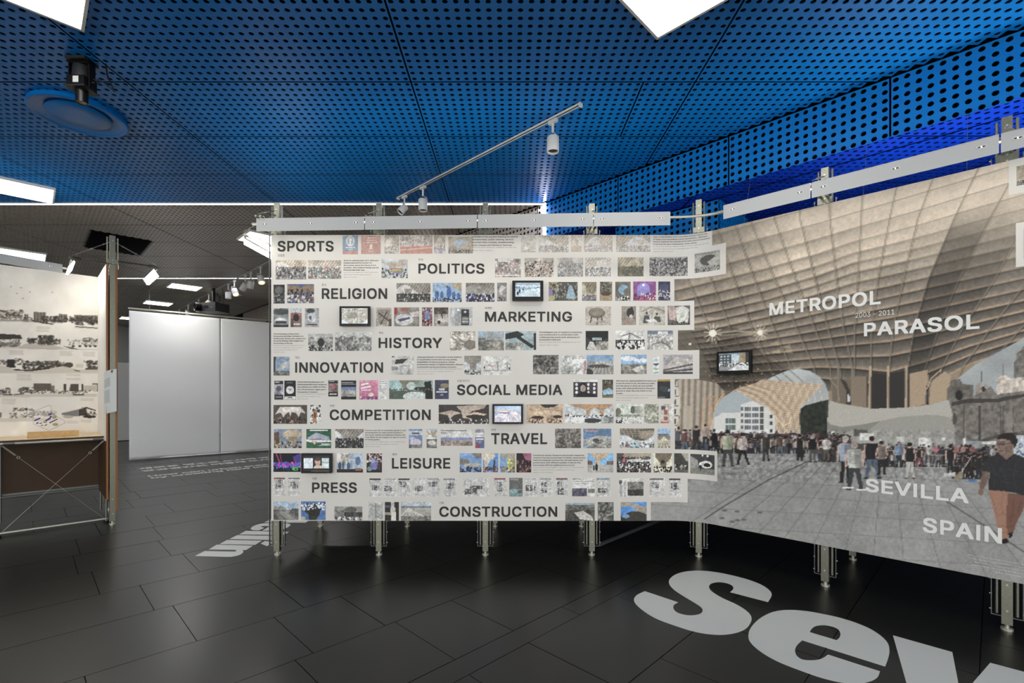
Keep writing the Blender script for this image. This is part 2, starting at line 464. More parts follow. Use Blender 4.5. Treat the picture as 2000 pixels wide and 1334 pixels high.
# ------------------------------------------------------------------ lamps of the room
def luminaire(x, y, label, s=.6):
    t = thing('ceiling_light', label, 'ceiling light', (x, y, HC), 'square ceiling light panels')
    ax = ((q5, q5, 0), (q5, -q5, 0), (0, 0, 1)); f = MB()
    for sg in (-1, 1):
        f.box((x+sg*q5*(s/2-.009), y+sg*q5*(s/2-.009), HC-.013), (.018, s, .03), ax)
        f.box((x+sg*q5*(s/2-.009), y-sg*q5*(s/2-.009), HC-.013), (s-.036, .018, .03), ax)
    f.build('frame', M_WHITE, t)
    MB().box((x, y, HC-.012), (s-.036, s-.036, .02), ax).build('diffuser', M_LUM, t)
L3 = [(.986, 2.835, 'square white light panel in the blue ceiling, cut by the top edge above the mural'),
      (-2.81, 2.766, 'square white light panel in the blue ceiling at the top left corner'),
      (-5.77, 5.69, 'square white light panel touching the white light strip at the left edge'),
      (-8.44, 8.37, 'glowing light panel in the grey ceiling right above the left display stand'),
      (-7.38, 10.96, 'glowing light panel in the grey ceiling just past the far light strip'),
      (-9.44, 12.96, 'small far light panel in the grey ceiling above the white hanging screen corner'),
      (-12.25, 15.65, 'farthest light panel in the grey ceiling, beside the timber edged post')]
L3.append((-3.85, 7.55, 'light panel in the grey ceiling close behind the left end of the photo wall'))
for x, y, l in L3: luminaire(x, y, l)
for i, (x, y) in enumerate([(-2.9, -.9), (.9, -.9), (-6.4, 1.2), (-.9, -3.2), (3.9, .9), (-5.6, -2.6)]):  # out of view, added as fill light for the wall fronts
    luminaire(x, y, 'added fill light panel in the blue ceiling outside the picture, above the viewer')
for i, (x, y) in enumerate([(-1.6, 7.9), (-4.6, 10.9), (-10.6, 10.0), (-5.2, 14.0), (-12, 8)]):  # hidden panels added to brighten the area around the white screen
    luminaire(x, y, 'added fill light panel in the grey ceiling hidden behind the display walls')
lx = SOFF-6.143
for y, xa, xb, nm in ((6.143, -9.6, lx, 'long white light strip where the blue ceiling meets the grey one'),
                      (10.143, -14, SOFF-10.143, 'far white light strip crossing the grey ceiling')):
    t = thing('light_strip', nm, 'light strip', ((xa+xb)/2, y, HC))
    MB().box(((xa+xb)/2, y, HC-.006), (xb-xa, .03, .012)).build('diffuser', M_LED, t)
    MB().box(((xa+xb)/2, y-.021, HC-.008), (xb-xa, .008, .016)).box(((xa+xb)/2, y+.021, HC-.008), (xb-xa, .008, .016)).build('channel', M_WHITE, t)
t = thing('light_strip', 'short upright white light strip on the soffit corner', 'light strip', (lx, 6.143, HS))
MB().box((lx-.005, 6.138, (HC+HS)/2), (.03, .012, HC-HS), ((q5, -q5, 0), (q5, q5, 0), (0, 0, 1))).build('diffuser', M_LED, t)
# ------------------------------------------------------------------ printed pictures (flat print: painted into fine sheets)
nr = np.random.RandomState(11)
def vnoise(h, w, sc, seed, octv=3):
    r = np.random.RandomState(seed); out = np.zeros((h, w)); amp = 1.; tot = 0
    for _ in range(octv):
        gh, gw = int(h/sc)+3, int(w/sc)+3; g = r.rand(gh, gw)
        y = np.arange(h)/sc; x = np.arange(w)/sc; yi = y.astype(int); xi = x.astype(int); fy = (y-yi)[:, None]; fx = (x-xi)[None]
        fy = fy*fy*(3-2*fy); fx = fx*fx*(3-2*fx)
        a = g[yi][:, xi]; b = g[yi][:, xi+1]; c = g[yi+1][:, xi]; d = g[yi+1][:, xi+1]
        out += amp*((a*(1-fx)+b*fx)*(1-fy)+(c*(1-fx)+d*fx)*fy); tot += amp; amp *= .55; sc = max(sc/2, 1)
    return out/tot
class Img:
    def __init__(s, x0, y0, x1, y1, c='888'):
        s.x0, s.y0 = x0, y0; s.h, s.w = int(y1-y0), int(x1-x0)
        s.a = np.ones((s.h, s.w, 3))*hexc(c)
        s.yy, s.xx = np.mgrid[0:s.h, 0:s.w]; s.yy = s.yy+y0+.5; s.xx = s.xx+x0+.5
    def blend(s, m, c, al=1.):
        c = hexc(c) if isinstance(c, (str, tuple, list)) else c
        if c.ndim == 3: s.a[m] = s.a[m]*(1-al)+c[m]*al
        else: s.a[m] = s.a[m]*(1-al)+c*al
    def pmask(s, pts):
        m = np.zeros((s.h, s.w), bool); n = len(pts)
        ys = [p[1] for p in pts]; r0 = max(0, int(min(ys)-s.y0)-1); r1 = min(s.h, int(max(ys)-s.y0)+2)
        xs = [p[0] for p in pts]; c0 = max(0, int(min(xs)-s.x0)-1); c1 = min(s.w, int(max(xs)-s.x0)+2)
        if r1 <= r0 or c1 <= c0: return m
        X = s.xx[r0:r1, c0:c1]; Y = s.yy[r0:r1, c0:c1]; k = np.zeros(X.shape, bool)
        for i in range(n):
            xa, ya = pts[i]; xb, yb = pts[(i+1) % n]
            if ya == yb: continue
            k ^= ((ya > Y) != (yb > Y)) & (X < (xb-xa)*(Y-ya)/(yb-ya)+xa)
        m[r0:r1, c0:c1] = k; return m
    def win(s, x0, y0, x1, y1):
        c0, c1 = max(0, int(x0-s.x0)-1), min(s.w, int(x1-s.x0)+2); r0, r1 = max(0, int(y0-s.y0)-1), min(s.h, int(y1-s.y0)+2)
        return slice(r0, max(r0, r1)), slice(c0, max(c0, c1))
    def lb(s, W, k, c):
        k = k[..., None]; s.a[W] = s.a[W]*(1-k)+hexc(c)*k
    def poly(s, pts, c, al=1.):
        W = s.win(min(p[0] for p in pts), min(p[1] for p in pts), max(p[0] for p in pts), max(p[1] for p in pts))
        X = s.xx[W]; Y = s.yy[W]; k = np.zeros(X.shape, bool)
        if not X.size: return
        for i in range(len(pts)):
            xa, ya = pts[i]; xb, yb = pts[(i+1) % len(pts)]
            if ya == yb: continue
            k ^= ((ya > Y) != (yb > Y)) & (X < (xb-xa)*(Y-ya)/(yb-ya)+xa)
        s.lb(W, k*al, c)
    def rect(s, x0, y0, x1, y1, c, al=1.):
        W = s.win(x0, y0, x1, y1); X = s.xx[W]; Y = s.yy[W]
        s.lb(W, ((X >= x0) & (X < x1) & (Y >= y0) & (Y < y1))*al, c)
    def ell(s, cx, cy, rx, ry, c, al=1.):
        W = s.win(cx-rx-1, cy-ry-1, cx+rx+1, cy+ry+1); X = s.xx[W]; Y = s.yy[W]
        s.lb(W, (((X-cx)/max(rx, .5))**2+((Y-cy)/max(ry, .5))**2 < 1)*al, c)
    def line(s, pts, c, w=1., al=1.):
        for (xa, ya), (xb, yb) in zip(pts[:-1], pts[1:]):
            d = math.hypot(xb-xa, yb-ya) or 1; px, py = -(yb-ya)/d*w/2, (xb-xa)/d*w/2
            if w < 1.6:
                W = s.win(min(xa, xb)-2, min(ya, yb)-2, max(xa, xb)+2, max(ya, yb)+2)
                X, Y = s.xx[W]-xa, s.yy[W]-ya; t = np.clip((X*(xb-xa)+Y*(yb-ya))/d/d, 0, 1)
                dd = np.hypot(X-t*(xb-xa), Y-t*(yb-ya)); s.lb(W, np.clip(1.1-dd/max(w, .6), 0, 1)*al, c)
            else: s.poly([(xa+px, ya+py), (xb+px, yb+py), (xb-px, yb-py), (xa-px, ya-py)], c, al)
    def tex(s, amt, sc, seed, m=None, octv=3):
        n = (vnoise(s.h, s.w, sc, seed, octv)-.5)*2*amt
        if m is not None: n = n*m
        s.a = np.clip(s.a*(1+n[..., None]), 0, 1)
    def person(s, x, fy, hy, shirt, pants, hair='322', skin='b98', wd=1., stride=.25, arm=None):
        H = fy-hy; hr = H*.062
        s.poly([(x-H*.085*wd, hy+H*.5), (x+H*.085*wd, hy+H*.5), (x+H*(.09+stride*.35), fy), (x+H*(.02+stride*.35), fy), (x+H*.005, hy+H*.6), (x-H*(.03+stride*.2), fy), (x-H*(.1+stride*.2), fy)], pants)
        s.poly([(x-H*.11*wd, hy+H*.17), (x+H*.11*wd, hy+H*.17), (x+H*.125*wd, hy+H*.36), (x+H*.095*wd, hy+H*.55), (x-H*.095*wd, hy+H*.55), (x-H*.125*wd, hy+H*.36)], shirt)
        s.poly([(x-H*.02, hy+H*.2), (x+H*.11*wd, hy+H*.17), (x+H*.12*wd, hy+H*.54), (x+H*.03, hy+H*.55)], '000', .22)
        for sg in (-1, 1):
            s.line([(x+sg*H*.12*wd, hy+H*.2), (x+sg*H*.15*wd, hy+H*.4), (x+sg*H*.13*wd, hy+H*.52)], arm or skin, max(H*.04, 1))
        s.ell(x, hy+H*.08, hr, hr*1.25, skin); s.ell(x, hy+H*.055, hr*1.1, hr, hair)
        s.rect(x-H*(.12+stride*.2), fy-H*.02, x-H*(.02+stride*.2), fy+H*.012, '221'); s.rect(x+H*(.0+stride*.35), fy-H*.02, x+H*(.11+stride*.35), fy+H*.012, '221')
    def crowd(s, x0, x1, yt, yb, n, seed, pal, hmin, hmax):
        r = random.Random(seed); L = sorted([(r.uniform(0, 1), r.uniform(x0, x1)) for _ in range(n)])
        for d, x in L:
            hy = yt+(yb-yt)*d*.45+r.uniform(-1.5, 1.5); H = hmin+(hmax-hmin)*d
            s.person(x, min(hy+H, yb), hy, r.choice(pal), r.choice(['222', '333', '334', '445', '211', '1a1a1a']), r.choice(['211', '111', '322']), r.choice(['a87', '865', '976']), r.uniform(.9, 1.35), r.uniform(0, .3), r.choice(['222', '333', None, '544']))
def curves(pl, k):                # piecewise-linear curve
    pl = sorted(pl); return np.interp(k, [p[0] for p in pl], [p[1] for p in pl])

# ---- the great mural photograph on the bending right part of the wall
mu = Img(1230, 290, 2030, 1170, '989690')
N1 = vnoise(mu.h, mu.w, 60, 5, 5); N2 = vnoise(mu.h, mu.w, 5, 6, 3)
# plaza
pl_ = np.interp(mu.yy, [880, 960, 1020, 1140], [134, 141, 143, 137])[..., None]/255*np.array([1, 1.0, .985])
mu.a[:] = pl_*(1+(N1-.5)[..., None]*.22+(N2-.5)[..., None]*.2)
vpx, vpy = 1735, 770
for xb in (1150, 1290, 1380, 1460, 1545, 1630, 1700, 1770, 1850, 1940, 2030, 2120, 2220):
    mu.line([(vpx+(xb-vpx)*.3, vpy+(1150-vpy)*.3), (xb, 1150)], '5c5c59', 1.1, .75)
for y in (905, 925, 948, 975, 1006, 1042, 1085, 1130): mu.line([(1250, y-22), (2030, y+24)], '66665f', 1., .6)
mu.line([(1376, 1014), (1420, 985), (1500, 938), (1580, 900)], '2a2a2a', 1.4, .9)
mu.line([(1850, 980), (1920, 1025), (2030, 1098)], '222', 1.3, .9)
for cx, cy in ((1415, 997), (1440, 999), (1410, 1012), (1440, 1016), (1453, 1015), (1484, 1001), (1430, 1019)): mu.ell(cx, cy, 5, 2.5, '555', .8)
mu.ell(1437, 924, 28, 4, '666', .45)
# sky
mu.poly([(1230, 700), (2030, 620), (2030, 860), (1230, 860)], 'b3b9b9')
mu.poly([(1840, 600), (2030, 560), (2030, 800), (1840, 800)], 'a0a5a6')
sk = (mu.yy < 860) & (mu.yy > 620); mu.a[sk] *= (1+(N1-.5)[..., None]*.35)[sk]
# left houses and far blocks
mu.poly([(1290, 690), (1345, 690), (1345, 860), (1290, 860)], 'c9c4b9')
for y in range(742, 850, 19):
    for x in (1303, 1313): mu.rect(x, y, x+8, y+10, '3c4044')
    mu.rect(1302, y+12, 1326, y+14, '555')
mu.poly([(1395, 815), (1404, 812), (1410, 806), (1446, 806), (1446, 790), (1470, 783), (1500, 800), (1512, 800), (1512, 845), (1395, 845)], 'd6d6d2')
for x, w_ in ((1417, 19),):
    for y in (817, 830): mu.rect(x, y, x+w_, y+10, '5d6d6a'); mu.line([(x+6, y), (x+6, y+10)], 'ccc', .8); mu.line([(x+12, y), (x+12, y+10)], 'ccc', .8)
for y in (795, 807, 819, 831):
    for x in (1455, 1469): mu.rect(x, y, x+12, y+8, '5a6268'); mu.line([(x+4, y), (x+4, y+8)], 'ddd', .7); mu.line([(x+8, y), (x+8, y+8)], 'ddd', .7)
    mu.rect(1447, y, 1452, y+7, '666'); mu.rect(1484, y-1, 1491, y+9, '555')
mu.rect(1492, 796, 1514, 845, 'd2d2ce')
for y in (810, 823, 838): mu.rect(1503, y, 1508, y+7, '333')
# tree
tm = mu.pmask([(1562, 800), (1572, 792), (1588, 788), (1605, 783), (1622, 780), (1622, 860), (1560, 860)])
mu.a[tm] = (np.array([.14, .16, .135])*(.35+1.5*vnoise(mu.h, mu.w, 7, 31, 3)[..., None]))[tm]
# ---- canopy lattice: two families of ribs, interpolated
ys = np.array([300, 430, 545, 640, 720, 800.])
V = [[1205, 1255, 1300, 1345, 1385, 1400], [1262, 1300, 1342, 1385, 1425, 1440], [1310, 1345, 1388, 1425, 1465, 1480],
     [1362, 1395, 1432, 1468, 1505, 1520], [1412, 1432, 1472, 1510, 1545, 1560], [1455, 1465, 1512, 1555, 1590, 1606], [1500, 1513, 1553, 1590, 1621, 1628],
     [1555, 1563, 1591, 1616, 1640, 1646], [1617, 1621, 1633, 1647, 1665, 1672], [1686, 1682, 1675, 1669, 1668, 1668], [1765, 1737, 1714, 1702, 1700, 1700], [1840, 1792, 1764, 1744, 1736, 1736],
     [1925, 1862, 1813, 1786, 1773, 1771], [2003, 1932, 1872, 1834, 1806, 1796], [2090, 2005, 1942, 1880, 1838, 1822], [2180, 2085, 2010, 1935, 1878, 1850], [2280, 2170, 2085, 1995, 1925, 1890], [2380, 2260, 2160, 2060, 1980, 1930]]
xs = np.array([1230, 1330, 1400, 1500, 1600, 1667, 1737, 1807, 1895, 2000, 2040.])
Hl = [[475, 447, 425, 398, 368, 348, 326, 305, 277, 246, 234], [505, 478, 457, 430, 402, 382, 361, 340, 313, 281, 269], [533, 508, 488, 462, 436, 416, 396, 375, 349, 317, 305],
      [560, 537, 519, 494, 466, 446, 427, 407, 380, 349, 337], [586, 564, 547, 523, 495, 472, 455, 436, 410, 380, 368],
      [606, 586, 570, 546, 518, 494, 478, 460, 436, 408, 397], [622, 604, 590, 566, 537, 513, 498, 481, 459, 432, 422], [636, 620, 607, 584, 555, 532, 517, 501, 480, 455, 446],
      [650, 636, 624, 601, 573, 552, 537, 521, 501, 477, 468], [662, 650, 640, 618, 592, 573, 558, 542, 522, 499, 490], [673, 662, 653, 634, 611, 594, 579, 563, 544, 521, 512],
      [682, 673, 665, 648, 628, 613, 600, 585, 566, 543, 535], [692, 684, 677, 662, 645, 632, 621, 607, 588, 565, 557], [702, 695, 689, 676, 662, 652, 643, 630, 610, 587, 579],
      [713, 707, 702, 691, 680, 673, 667, 654, 633, 608, 600], [725, 720, 716, 707, 699, 697, 695, 681, 656, 629, 620], [738, 734, 731, 724, 717, 719, 726, 707, 676, 646, 636], [752, 749, 747, 742, 738, 745, 752, 730, 694, 661, 650],
      [770, 768, 766, 763, 763, 775, 785, 756, 712, 676, 664]]
rows = mu.yy[:, 0]; colsx = mu.xx[0]
Vx = np.array([np.interp(rows, ys, v) for v in V])          # (nv, h)
Hy = np.array([np.interp(colsx, xs, h) for h in Hl])        # (nh, w)
Pp = np.zeros((mu.h, mu.w)); Qq = np.zeros((mu.h, mu.w)); pw = np.ones((mu.h, mu.w)); qw = np.ones((mu.h, mu.w))
for i in range(mu.h): Pp[i] = np.interp(colsx, Vx[:, i], np.arange(len(V)))
for j in range(mu.w): Qq[:, j] = np.interp(rows, Hy[:, j], np.arange(len(Hl)))
fp_, fq_ = Pp % 1, Qq % 1
gy, gx = np.gradient(Qq); qs = 1/np.maximum(np.hypot(gy, gx), 1e-3); gy, gx = np.gradient(Pp); ps = 1/np.maximum(np.hypot(gy, gx), 1e-3)
dq = np.minimum(fq_, 1-fq_)*qs; dp = np.minimum(fp_, 1-fp_)*ps
lum = np.interp(mu.yy+(mu.xx-1650)*.22, [380, 470, 540, 600, 660, 720, 780], [208, 197, 160, 120, 100, 93, 93])/255
lf = np.interp(mu.xx, [1260, 1330, 1440, 1500, 1560], [.72, .7, .82, .93, 1.]); lum = np.where(mu.yy < 620, lum*lf, lum)
warm = np.clip((mu.xx-1640)/260, 0, 1)*np.clip((mu.yy-480)/120, 0, 1)
cellr = np.random.RandomState(3).rand(40, 40)[Qq.astype(int) % 40, Pp.astype(int) % 40]
dk = np.clip((mu.yy-430)/180, 0, 1)
sh = 1+(fq_-.5)*(.10+.55*dk)+(cellr-.5)*(.05+.16*dk)
can = lum[..., None]*sh[..., None]*np.array([1.04, .975, .885])
litf = (np.clip((fq_-.78)/.22, 0, 1)*dk*(.35+.65*warm))[..., None]
can = can*(1-litf)+np.array([.80, .66, .53])*litf*1.0
can *= (1+(N2-.5)[..., None]*.30*np.interp(mu.yy, [380, 560], [.25, 1])[..., None]+(N1-.5)[..., None]*.12)
kq = np.clip(1.5-dq/1.0, 0, 1)[..., None]; upl = np.interp(mu.yy, [480, 600], [0, 1])[..., None]
hl = np.array([.72, .635, .53])*upl*.95+np.array([.60, .56, .49])*(1-upl)
can = can*(1-kq*.75)+hl*kq*.75
bel = np.clip(1-np.abs(fq_*qs-3)/2.2, 0, 1)[..., None]*dk[..., None]; can *= 1-.32*bel
kp = np.clip(1.9-dp/.9, 0, 1)[..., None]; can = can*(1-kp*.8)+np.array([.52, .48, .415])*kp*.8*np.interp(mu.yy, [400, 560], [1.08, .98])[..., None]
dps = (fp_-0)*ps; can *= 1-.38*np.clip(1-np.abs(dps-3.2)/1.6, 0, 1)[..., None]*np.interp(mu.yy, [430, 560], [.25, 1])[..., None]
# dark shaded strips running down to the left on the upper right
for k in (12, 13):
    st = ((Pp > k) & (Pp < k+1) & (mu.yy > 350+k*4))[..., None]*np.interp(mu.yy, [400, 470], [.0, .34 if k == 12 else .16])[..., None]; can *= 1-st
cmk = mu.pmask([(1230, 300), (2030, 290), (2030, 641), (2000, 660), (1960, 682), (1905, 712), (1872, 738), (1855, 752), (1849, 790), (1858, 830), (1618, 830), (1621, 795), (1618, 768), (1612, 750),
                (1600, 735), (1580, 724), (1560, 720), (1540, 723), (1510, 735), (1480, 750), (1440, 762), (1420, 775), (1400, 790), (1393, 812), (1386, 840), (1322, 840), (1330, 790), (1322, 745), (1230, 700)])
mu.a[cmk] = can[cmk]
nh_ = mu.pmask([(1300, 640), (1440, 640), (1500, 700), (1540, 722), (1480, 750), (1420, 772), (1340, 760), (1322, 742)])
# left trunk: upright fins
tk = mu.pmask([(1322, 742), (1345, 738), (1400, 748), (1415, 765), (1402, 786), (1394, 810), (1386, 842), (1322, 842), (1330, 800)])
fin = np.abs(np.sin((mu.xx-1322+(mu.yy-742)*.03)*.26)); tkc = (np.array([.66, .615, .555])*(.62+.44*fin[..., None]))
mu.a[nh_] *= .74
for k in range(9):
    x = 1352+k*22; mu.line([(x-34, 655+k*3), (x+6, 700+k*2), (x+52, 748+k), (x+70, 762)], '3c352e', 1.3, .6); mu.line([(x-32, 655+k*3), (x+8, 700+k*2), (x+54, 748+k)], 'a08f78', .8, .5)
    for q in range(5): mu.ell(x+18+q*8, 716+k+q*9, .9, .9, 'e0c49c', .7)
mu.a[tk] = (tkc*(1+(N2-.5)[..., None]*.2))[tk]
mu.ell(1343, 822, 9, 30, 'b0a698', .8)
for x in (1372, 1382, 1388): mu.line([(x+14, 770), (x+4, 790), (x-1, 838)], 'c99d78', 2, .8)
mu.line([(1415, 768), (1398, 790), (1388, 838)], 'd8b08a', 2.5, .9)
# opening on the left of the second parasol
mu.poly([(1395, 845), (1393, 812), (1400, 790), (1412, 776), (1428, 766), (1440, 764), (1452, 772), (1470, 783), (1446, 790), (1446, 806), (1410, 806), (1395, 815)], 'a9b3b6')
# second parasol
pm = mu.pmask([(1425, 768), (1440, 758), (1470, 750), (1490, 741), (1530, 745), (1570, 748), (1610, 751), (1590, 768), (1575, 783), (1565, 795), (1562, 810), (1563, 850), (1515, 850), (1513, 815), (1500, 795), (1475, 785), (1455, 772), (1438, 763)])
fr = np.sin((mu.xx*1.0+(mu.yy-745)*.55)*.42)*.5+.5; fr2 = np.sin((mu.yy-mu.xx*.12)*1.5)*.5+.5
pc = np.array([.74, .665, .575])*(.84+.12*fr+.16*fr2)[..., None]*(1+(N2-.5)[..., None]*.15)
mu.a[pm] = pc[pm]
for k in range(9):
    x = 1492+k*13; mu.line([(x, 746), (x+6, 765), (x+10, 784)], 'd9c6ae', 1.2, .8)
for k in range(6):
    mu.line([(1436+k*5, 762-k*3), (1470+k*8, 774-k*2), (1510+k*7, 805-k), (1520+k*7, 846)], '8d7b68' if k % 2 else 'e0c8ac', 1.3, .8)
mu.line([(1513, 812), (1530, 832), (1542, 826), (1546, 812)], 'e6d8c4', 1.5)
# trunk of the main parasol: arch, dark glazing, columns
mu.poly([(1700, 728), (1730, 731), (1768, 724), (1768, 798), (1700, 798)], '2c2926')
mu.tex(.0, 5, 1)
for x in (1699, 1734, 1769): mu.line([(x+1, 715), (x, 798)], 'b5a48b', 3.5)
for x in (1694, 1775): mu.line([(x, 735), (x, 795)], '3a342d', 3)
mu.poly([(1776, 730), (1812, 722), (1814, 760), (1808, 790), (1776, 796)], 'a8947c')
mu.poly([(1816, 760), (1822, 742), (1846, 725), (1858, 735), (1851, 760), (1849, 785), (1815, 790)], 'aa977f')
mu.poly([(1808, 790), (1809, 755), (1813, 748), (1814, 790)], '1c1c1e'); mu.line([(1811.5, 765), (1811.5, 785)], 'aab', 1.2)
mu.line([(1810, 760), (1818, 740), (1838, 722)], 'c4ae92', 2)
mu.poly([(1665, 735), (1692, 735), (1692, 798), (1665, 795)], '837667'); mu.poly([(1625, 740), (1663, 740), (1662, 795), (1625, 783)], '6e6558')
mu.poly([(1640, 738), (1652, 745), (1660, 762), (1662, 790), (1652, 790), (1652, 762)], '3a352f'); mu.poly([(1655, 768), (1660, 775), (1660, 785), (1655, 785)], 'c8ccd0')
for x in (1636, 1664): mu.line([(x, 715), (x+1, 790)], '857a69', 3)
mu.line([(1618, 738), (1635, 756), (1640, 785)], '94866f', 2)
# concrete base
mu.poly([(1619, 782), (1640, 788), (1700, 798), (1770, 796), (1820, 790), (1858, 778), (1860, 815), (1864, 825), (1866, 866), (1617, 866), (1616, 822)], 'aeaba2')
mu.poly([(1616, 822), (1622, 829), (1645, 834), (1690, 828), (1760, 814), (1810, 810), (1845, 812), (1860, 818), (1864, 826), (1866, 868), (1616, 868)], '97958d')
mu.poly([(1616, 822), (1622, 829), (1645, 834), (1690, 828), (1720, 822), (1690, 845), (1650, 850), (1616, 850)], '76746e', .6)
mu.poly([(1655, 845), (1668, 838), (1694, 840), (1694, 852), (1655, 852)], '57544e'); mu.poly([(1640, 852), (1668, 838), (1668, 868), (1640, 868)], '9b978e')
for x0, y0, x1, y1 in ((1753, 853, 1767, 864), (1794, 855, 1818, 876), (1840, 855, 1846, 861), (1679, 846, 1706, 860), (1624, 842, 1630, 850), (1718, 857, 1723, 861)): mu.rect(x0, y0, x1, y1, 'cfcec8')
# church
cg = (np.array([.44, .42, .395])*(.62+.75*vnoise(mu.h, mu.w, 6, 77, 4))[..., None])
def chp(pts, k=1.): 
    m = mu.pmask(pts); mu.a[m] = (cg*k)[m]
chp([(1850, 760), (1856, 752), (1858, 742), (1875, 740), (1880, 750), (1900, 752), (1900, 778), (1850, 782)], .85)
chp([(1905, 755), (1917, 744), (1930, 755), (1930, 770), (1905, 775)], 1.35); mu.line([(1917, 745), (1917, 726)], '444', 1.3)
chp([(1945, 742), (1955, 734), (1968, 733), (1976, 742), (1976, 778), (1948, 778)], 1.75); mu.line([(1960, 734), (1960, 712)], '555', 1.3)
chp([(1976, 740), (1990, 733), (2030, 730), (2030, 780), (1976, 780)], 1.7)
chp([(1980, 738), (1980, 710), (1986, 700), (1984, 690), (1995, 684), (1998, 676), (2030, 676), (2030, 735)], 1.0)
chp([(1852, 778), (1900, 775), (1935, 755), (1948, 770), (2030, 760), (2030, 870), (1866, 870), (1864, 825), (1858, 800)], 1.0)
mu.poly([(1858, 786), (1890, 779), (1950, 779), (1960, 775), (2030, 765), (2030, 770), (1960, 783), (1950, 786), (1890, 787), (1858, 793)], '2e2c29', .8)
for x in (1883, 1912, 1914, 1955, 1960, 1980): mu.line([(x, 792), (x, 862)], '35332f', 1.6, .75)
mu.ell(1873, 772, 7, 10, '1a1918'); mu.ell(1921, 760, 4, 5, '2c2a28'); mu.ell(1972, 822, 8, 18, '8a867e', .7); mu.ell(1864, 818, 4, 12, '47443f')
mu.poly([(1914, 860), (1950, 848), (1985, 844), (1992, 850), (1945, 856), (1925, 864)], '4a443c'); mu.rect(1884, 861, 1916, 870, '8d9698'); mu.rect(1880, 856, 1886, 872, 'c9c9c6')
mu.rect(1917, 862, 1946, 868, 'c9c9c4')
# stage truss with two flares
for a in np.linspace(0, math.pi*2, 60): mu.ell(1443+53*math.cos(a), 667+17*math.sin(a)-4, 1.5, 1.5, 'a09684' if math.sin(a) < 0 else '6f675a', .8)
mu.line([(1402, 650), (1440, 647), (1480, 650)], 'b5aa98', 1.4); mu.line([(1402, 656), (1440, 653), (1480, 656)], '9d927f', 1.2)
for k in range(16): mu.line([(1402+k*5, 650), (1405+k*5, 656)], 'a89d8a', .8, .8)
for cx, cy, r in ((1392, 651, 17), (1485, 650, 13)):
    for a in range(0, 180, 30):
        dx, dy = math.cos(math.radians(a+8))*r, math.sin(math.radians(a+8))*r*1.2; mu.line([(cx-dx, cy-dy), (cx+dx, cy+dy)], 'f8ead0', 1.3, .8)
    mu.ell(cx, cy, r*.42, r*.42, 'fff6e4')
mu.ell(1348, 672, 2.5, 2.5, 'f4e8d0')
for x, y in ((1512, 668), (1535, 674), (1515, 684), (1538, 684)): mu.poly([(x-10, y+4), (x+8, y-2), (x+10, y+7)], 'd8bf9c', .4)
# crowd
PAL = ['222', '1b1b1d', '2a2a30', '333', '443c3a', '5a4a44', '8a8580', 'b5b2ac', '6b3b38', '3c4658', '777']
mu.rect(1320, 847, 1618, 873, '2b2826', .8); mu.rect(1618, 866, 1700, 884, '2b2826', .7); mu.rect(1700, 876, 1960, 896, '262423', .7)
mu.crowd(1322, 1400, 838, 882, 42, 1, PAL, 26, 46); mu.crowd(1400, 1660, 842, 886, 130, 2, PAL, 22, 42)
mu.crowd(1600, 1660, 848, 902, 26, 3, PAL, 34, 52); mu.crowd(1690, 1960, 866, 912, 80, 4, PAL, 28, 52)
mu.crowd(1860, 1930, 868, 935, 22, 9, ['1c1b1b', '211f1f', '2a2626', '141414'], 44, 66)
for x in range(1806, 1876, 7): mu.line([(x, 888), (x, 908)], 'b9b7b0', .9, .7)
mu.line([(1805, 888), (1876, 890)], 'b9b7b0', 1, .8); mu.line([(1805, 907), (1876, 910)], '999', 1, .8)
for a in ((1325, 884, 833, '4b5563', '26282c'), (1337, 883, 838, '6a3f3a', '4a5866'), (1360, 884, 831, '1d1d1f', '222'), (1375, 884, 838, 'b9b3aa', '3d4a63'), (1378, 874, 828, 'a98', '222'), (1395, 884, 838, '1c1c1c', '222')):
    mu.person(a[0], a[1], a[2], a[3], a[4], wd=1.2)
mu.person(1421, 910, 839, 'aab292', '3a3a3a', '2a211c', wd=1.25); mu.person(1450, 907, 845, 'c3b5ad', '1d1d1f', '2a211c', wd=1.05, stride=.4)
mu.person(1496, 900, 846, '3a3d34', '2a2a28', '887', wd=1.2, stride=.1); mu.person(1523, 890, 849, '5d4c44', '56606c', '322', wd=1.25, stride=.15)
mu.person(1562, 899, 848, '1a1a1b', '1f1f20', '111', wd=1., stride=.1); mu.poly([(1557, 868), (1568, 868), (1572, 893), (1555, 893)], '1f1f21')
mu.person(1587, 902, 849, '161617', '4a4d4c', '988', wd=1.25, stride=.1); mu.person(1614, 900, 851, 'c9c5bd', '555048', '322', wd=1.2, stride=.1)
mu.person(1651, 942, 851, '8a98ad', '23221f', 'aaa49c', wd=1.15, stride=.05)
mu.person(1669, 956, 862, 'b6b8ae', '35383a', '8a8078', wd=1.3, stride=.25)
for y in range(876, 908, 4): mu.line([(1658, y), (1681, y+1)], '6d716a', 1, .8)
mu.rect(1646, 951, 1668, 954.5, 'dcdad4'); mu.rect(1673, 955, 1692, 958.5, 'dcdad4')
mu.person(1703, 934, 852, '1a1b1e', '47586c', '1a1614', wd=1.3, stride=.35); mu.person(1722, 926, 861, '7d6f64', '1d1c1c', '2a211c', wd=1.1, stride=.1)
mu.person(1756, 912, 862, '6f89a8', '2b3033', '776d66', wd=1.35, stride=.0); mu.person(1777, 934, 864, '1a1a1c', 'b3b0a6', '161212', wd=1.05, stride=.15); mu.person(1795, 912, 872, '2a2424', '7d3a42', '111', wd=1)
mu.person(1856, 926, 868, '19191a', '1b1b1c', '121010', wd=1.05, stride=.05)
for x, c in ((1828, 'b05d70'), (1868, 'a0605a'), (1881, 'a87870'), (1899, '8a4a46')): mu.ell(x, 878, 5, 6, c)
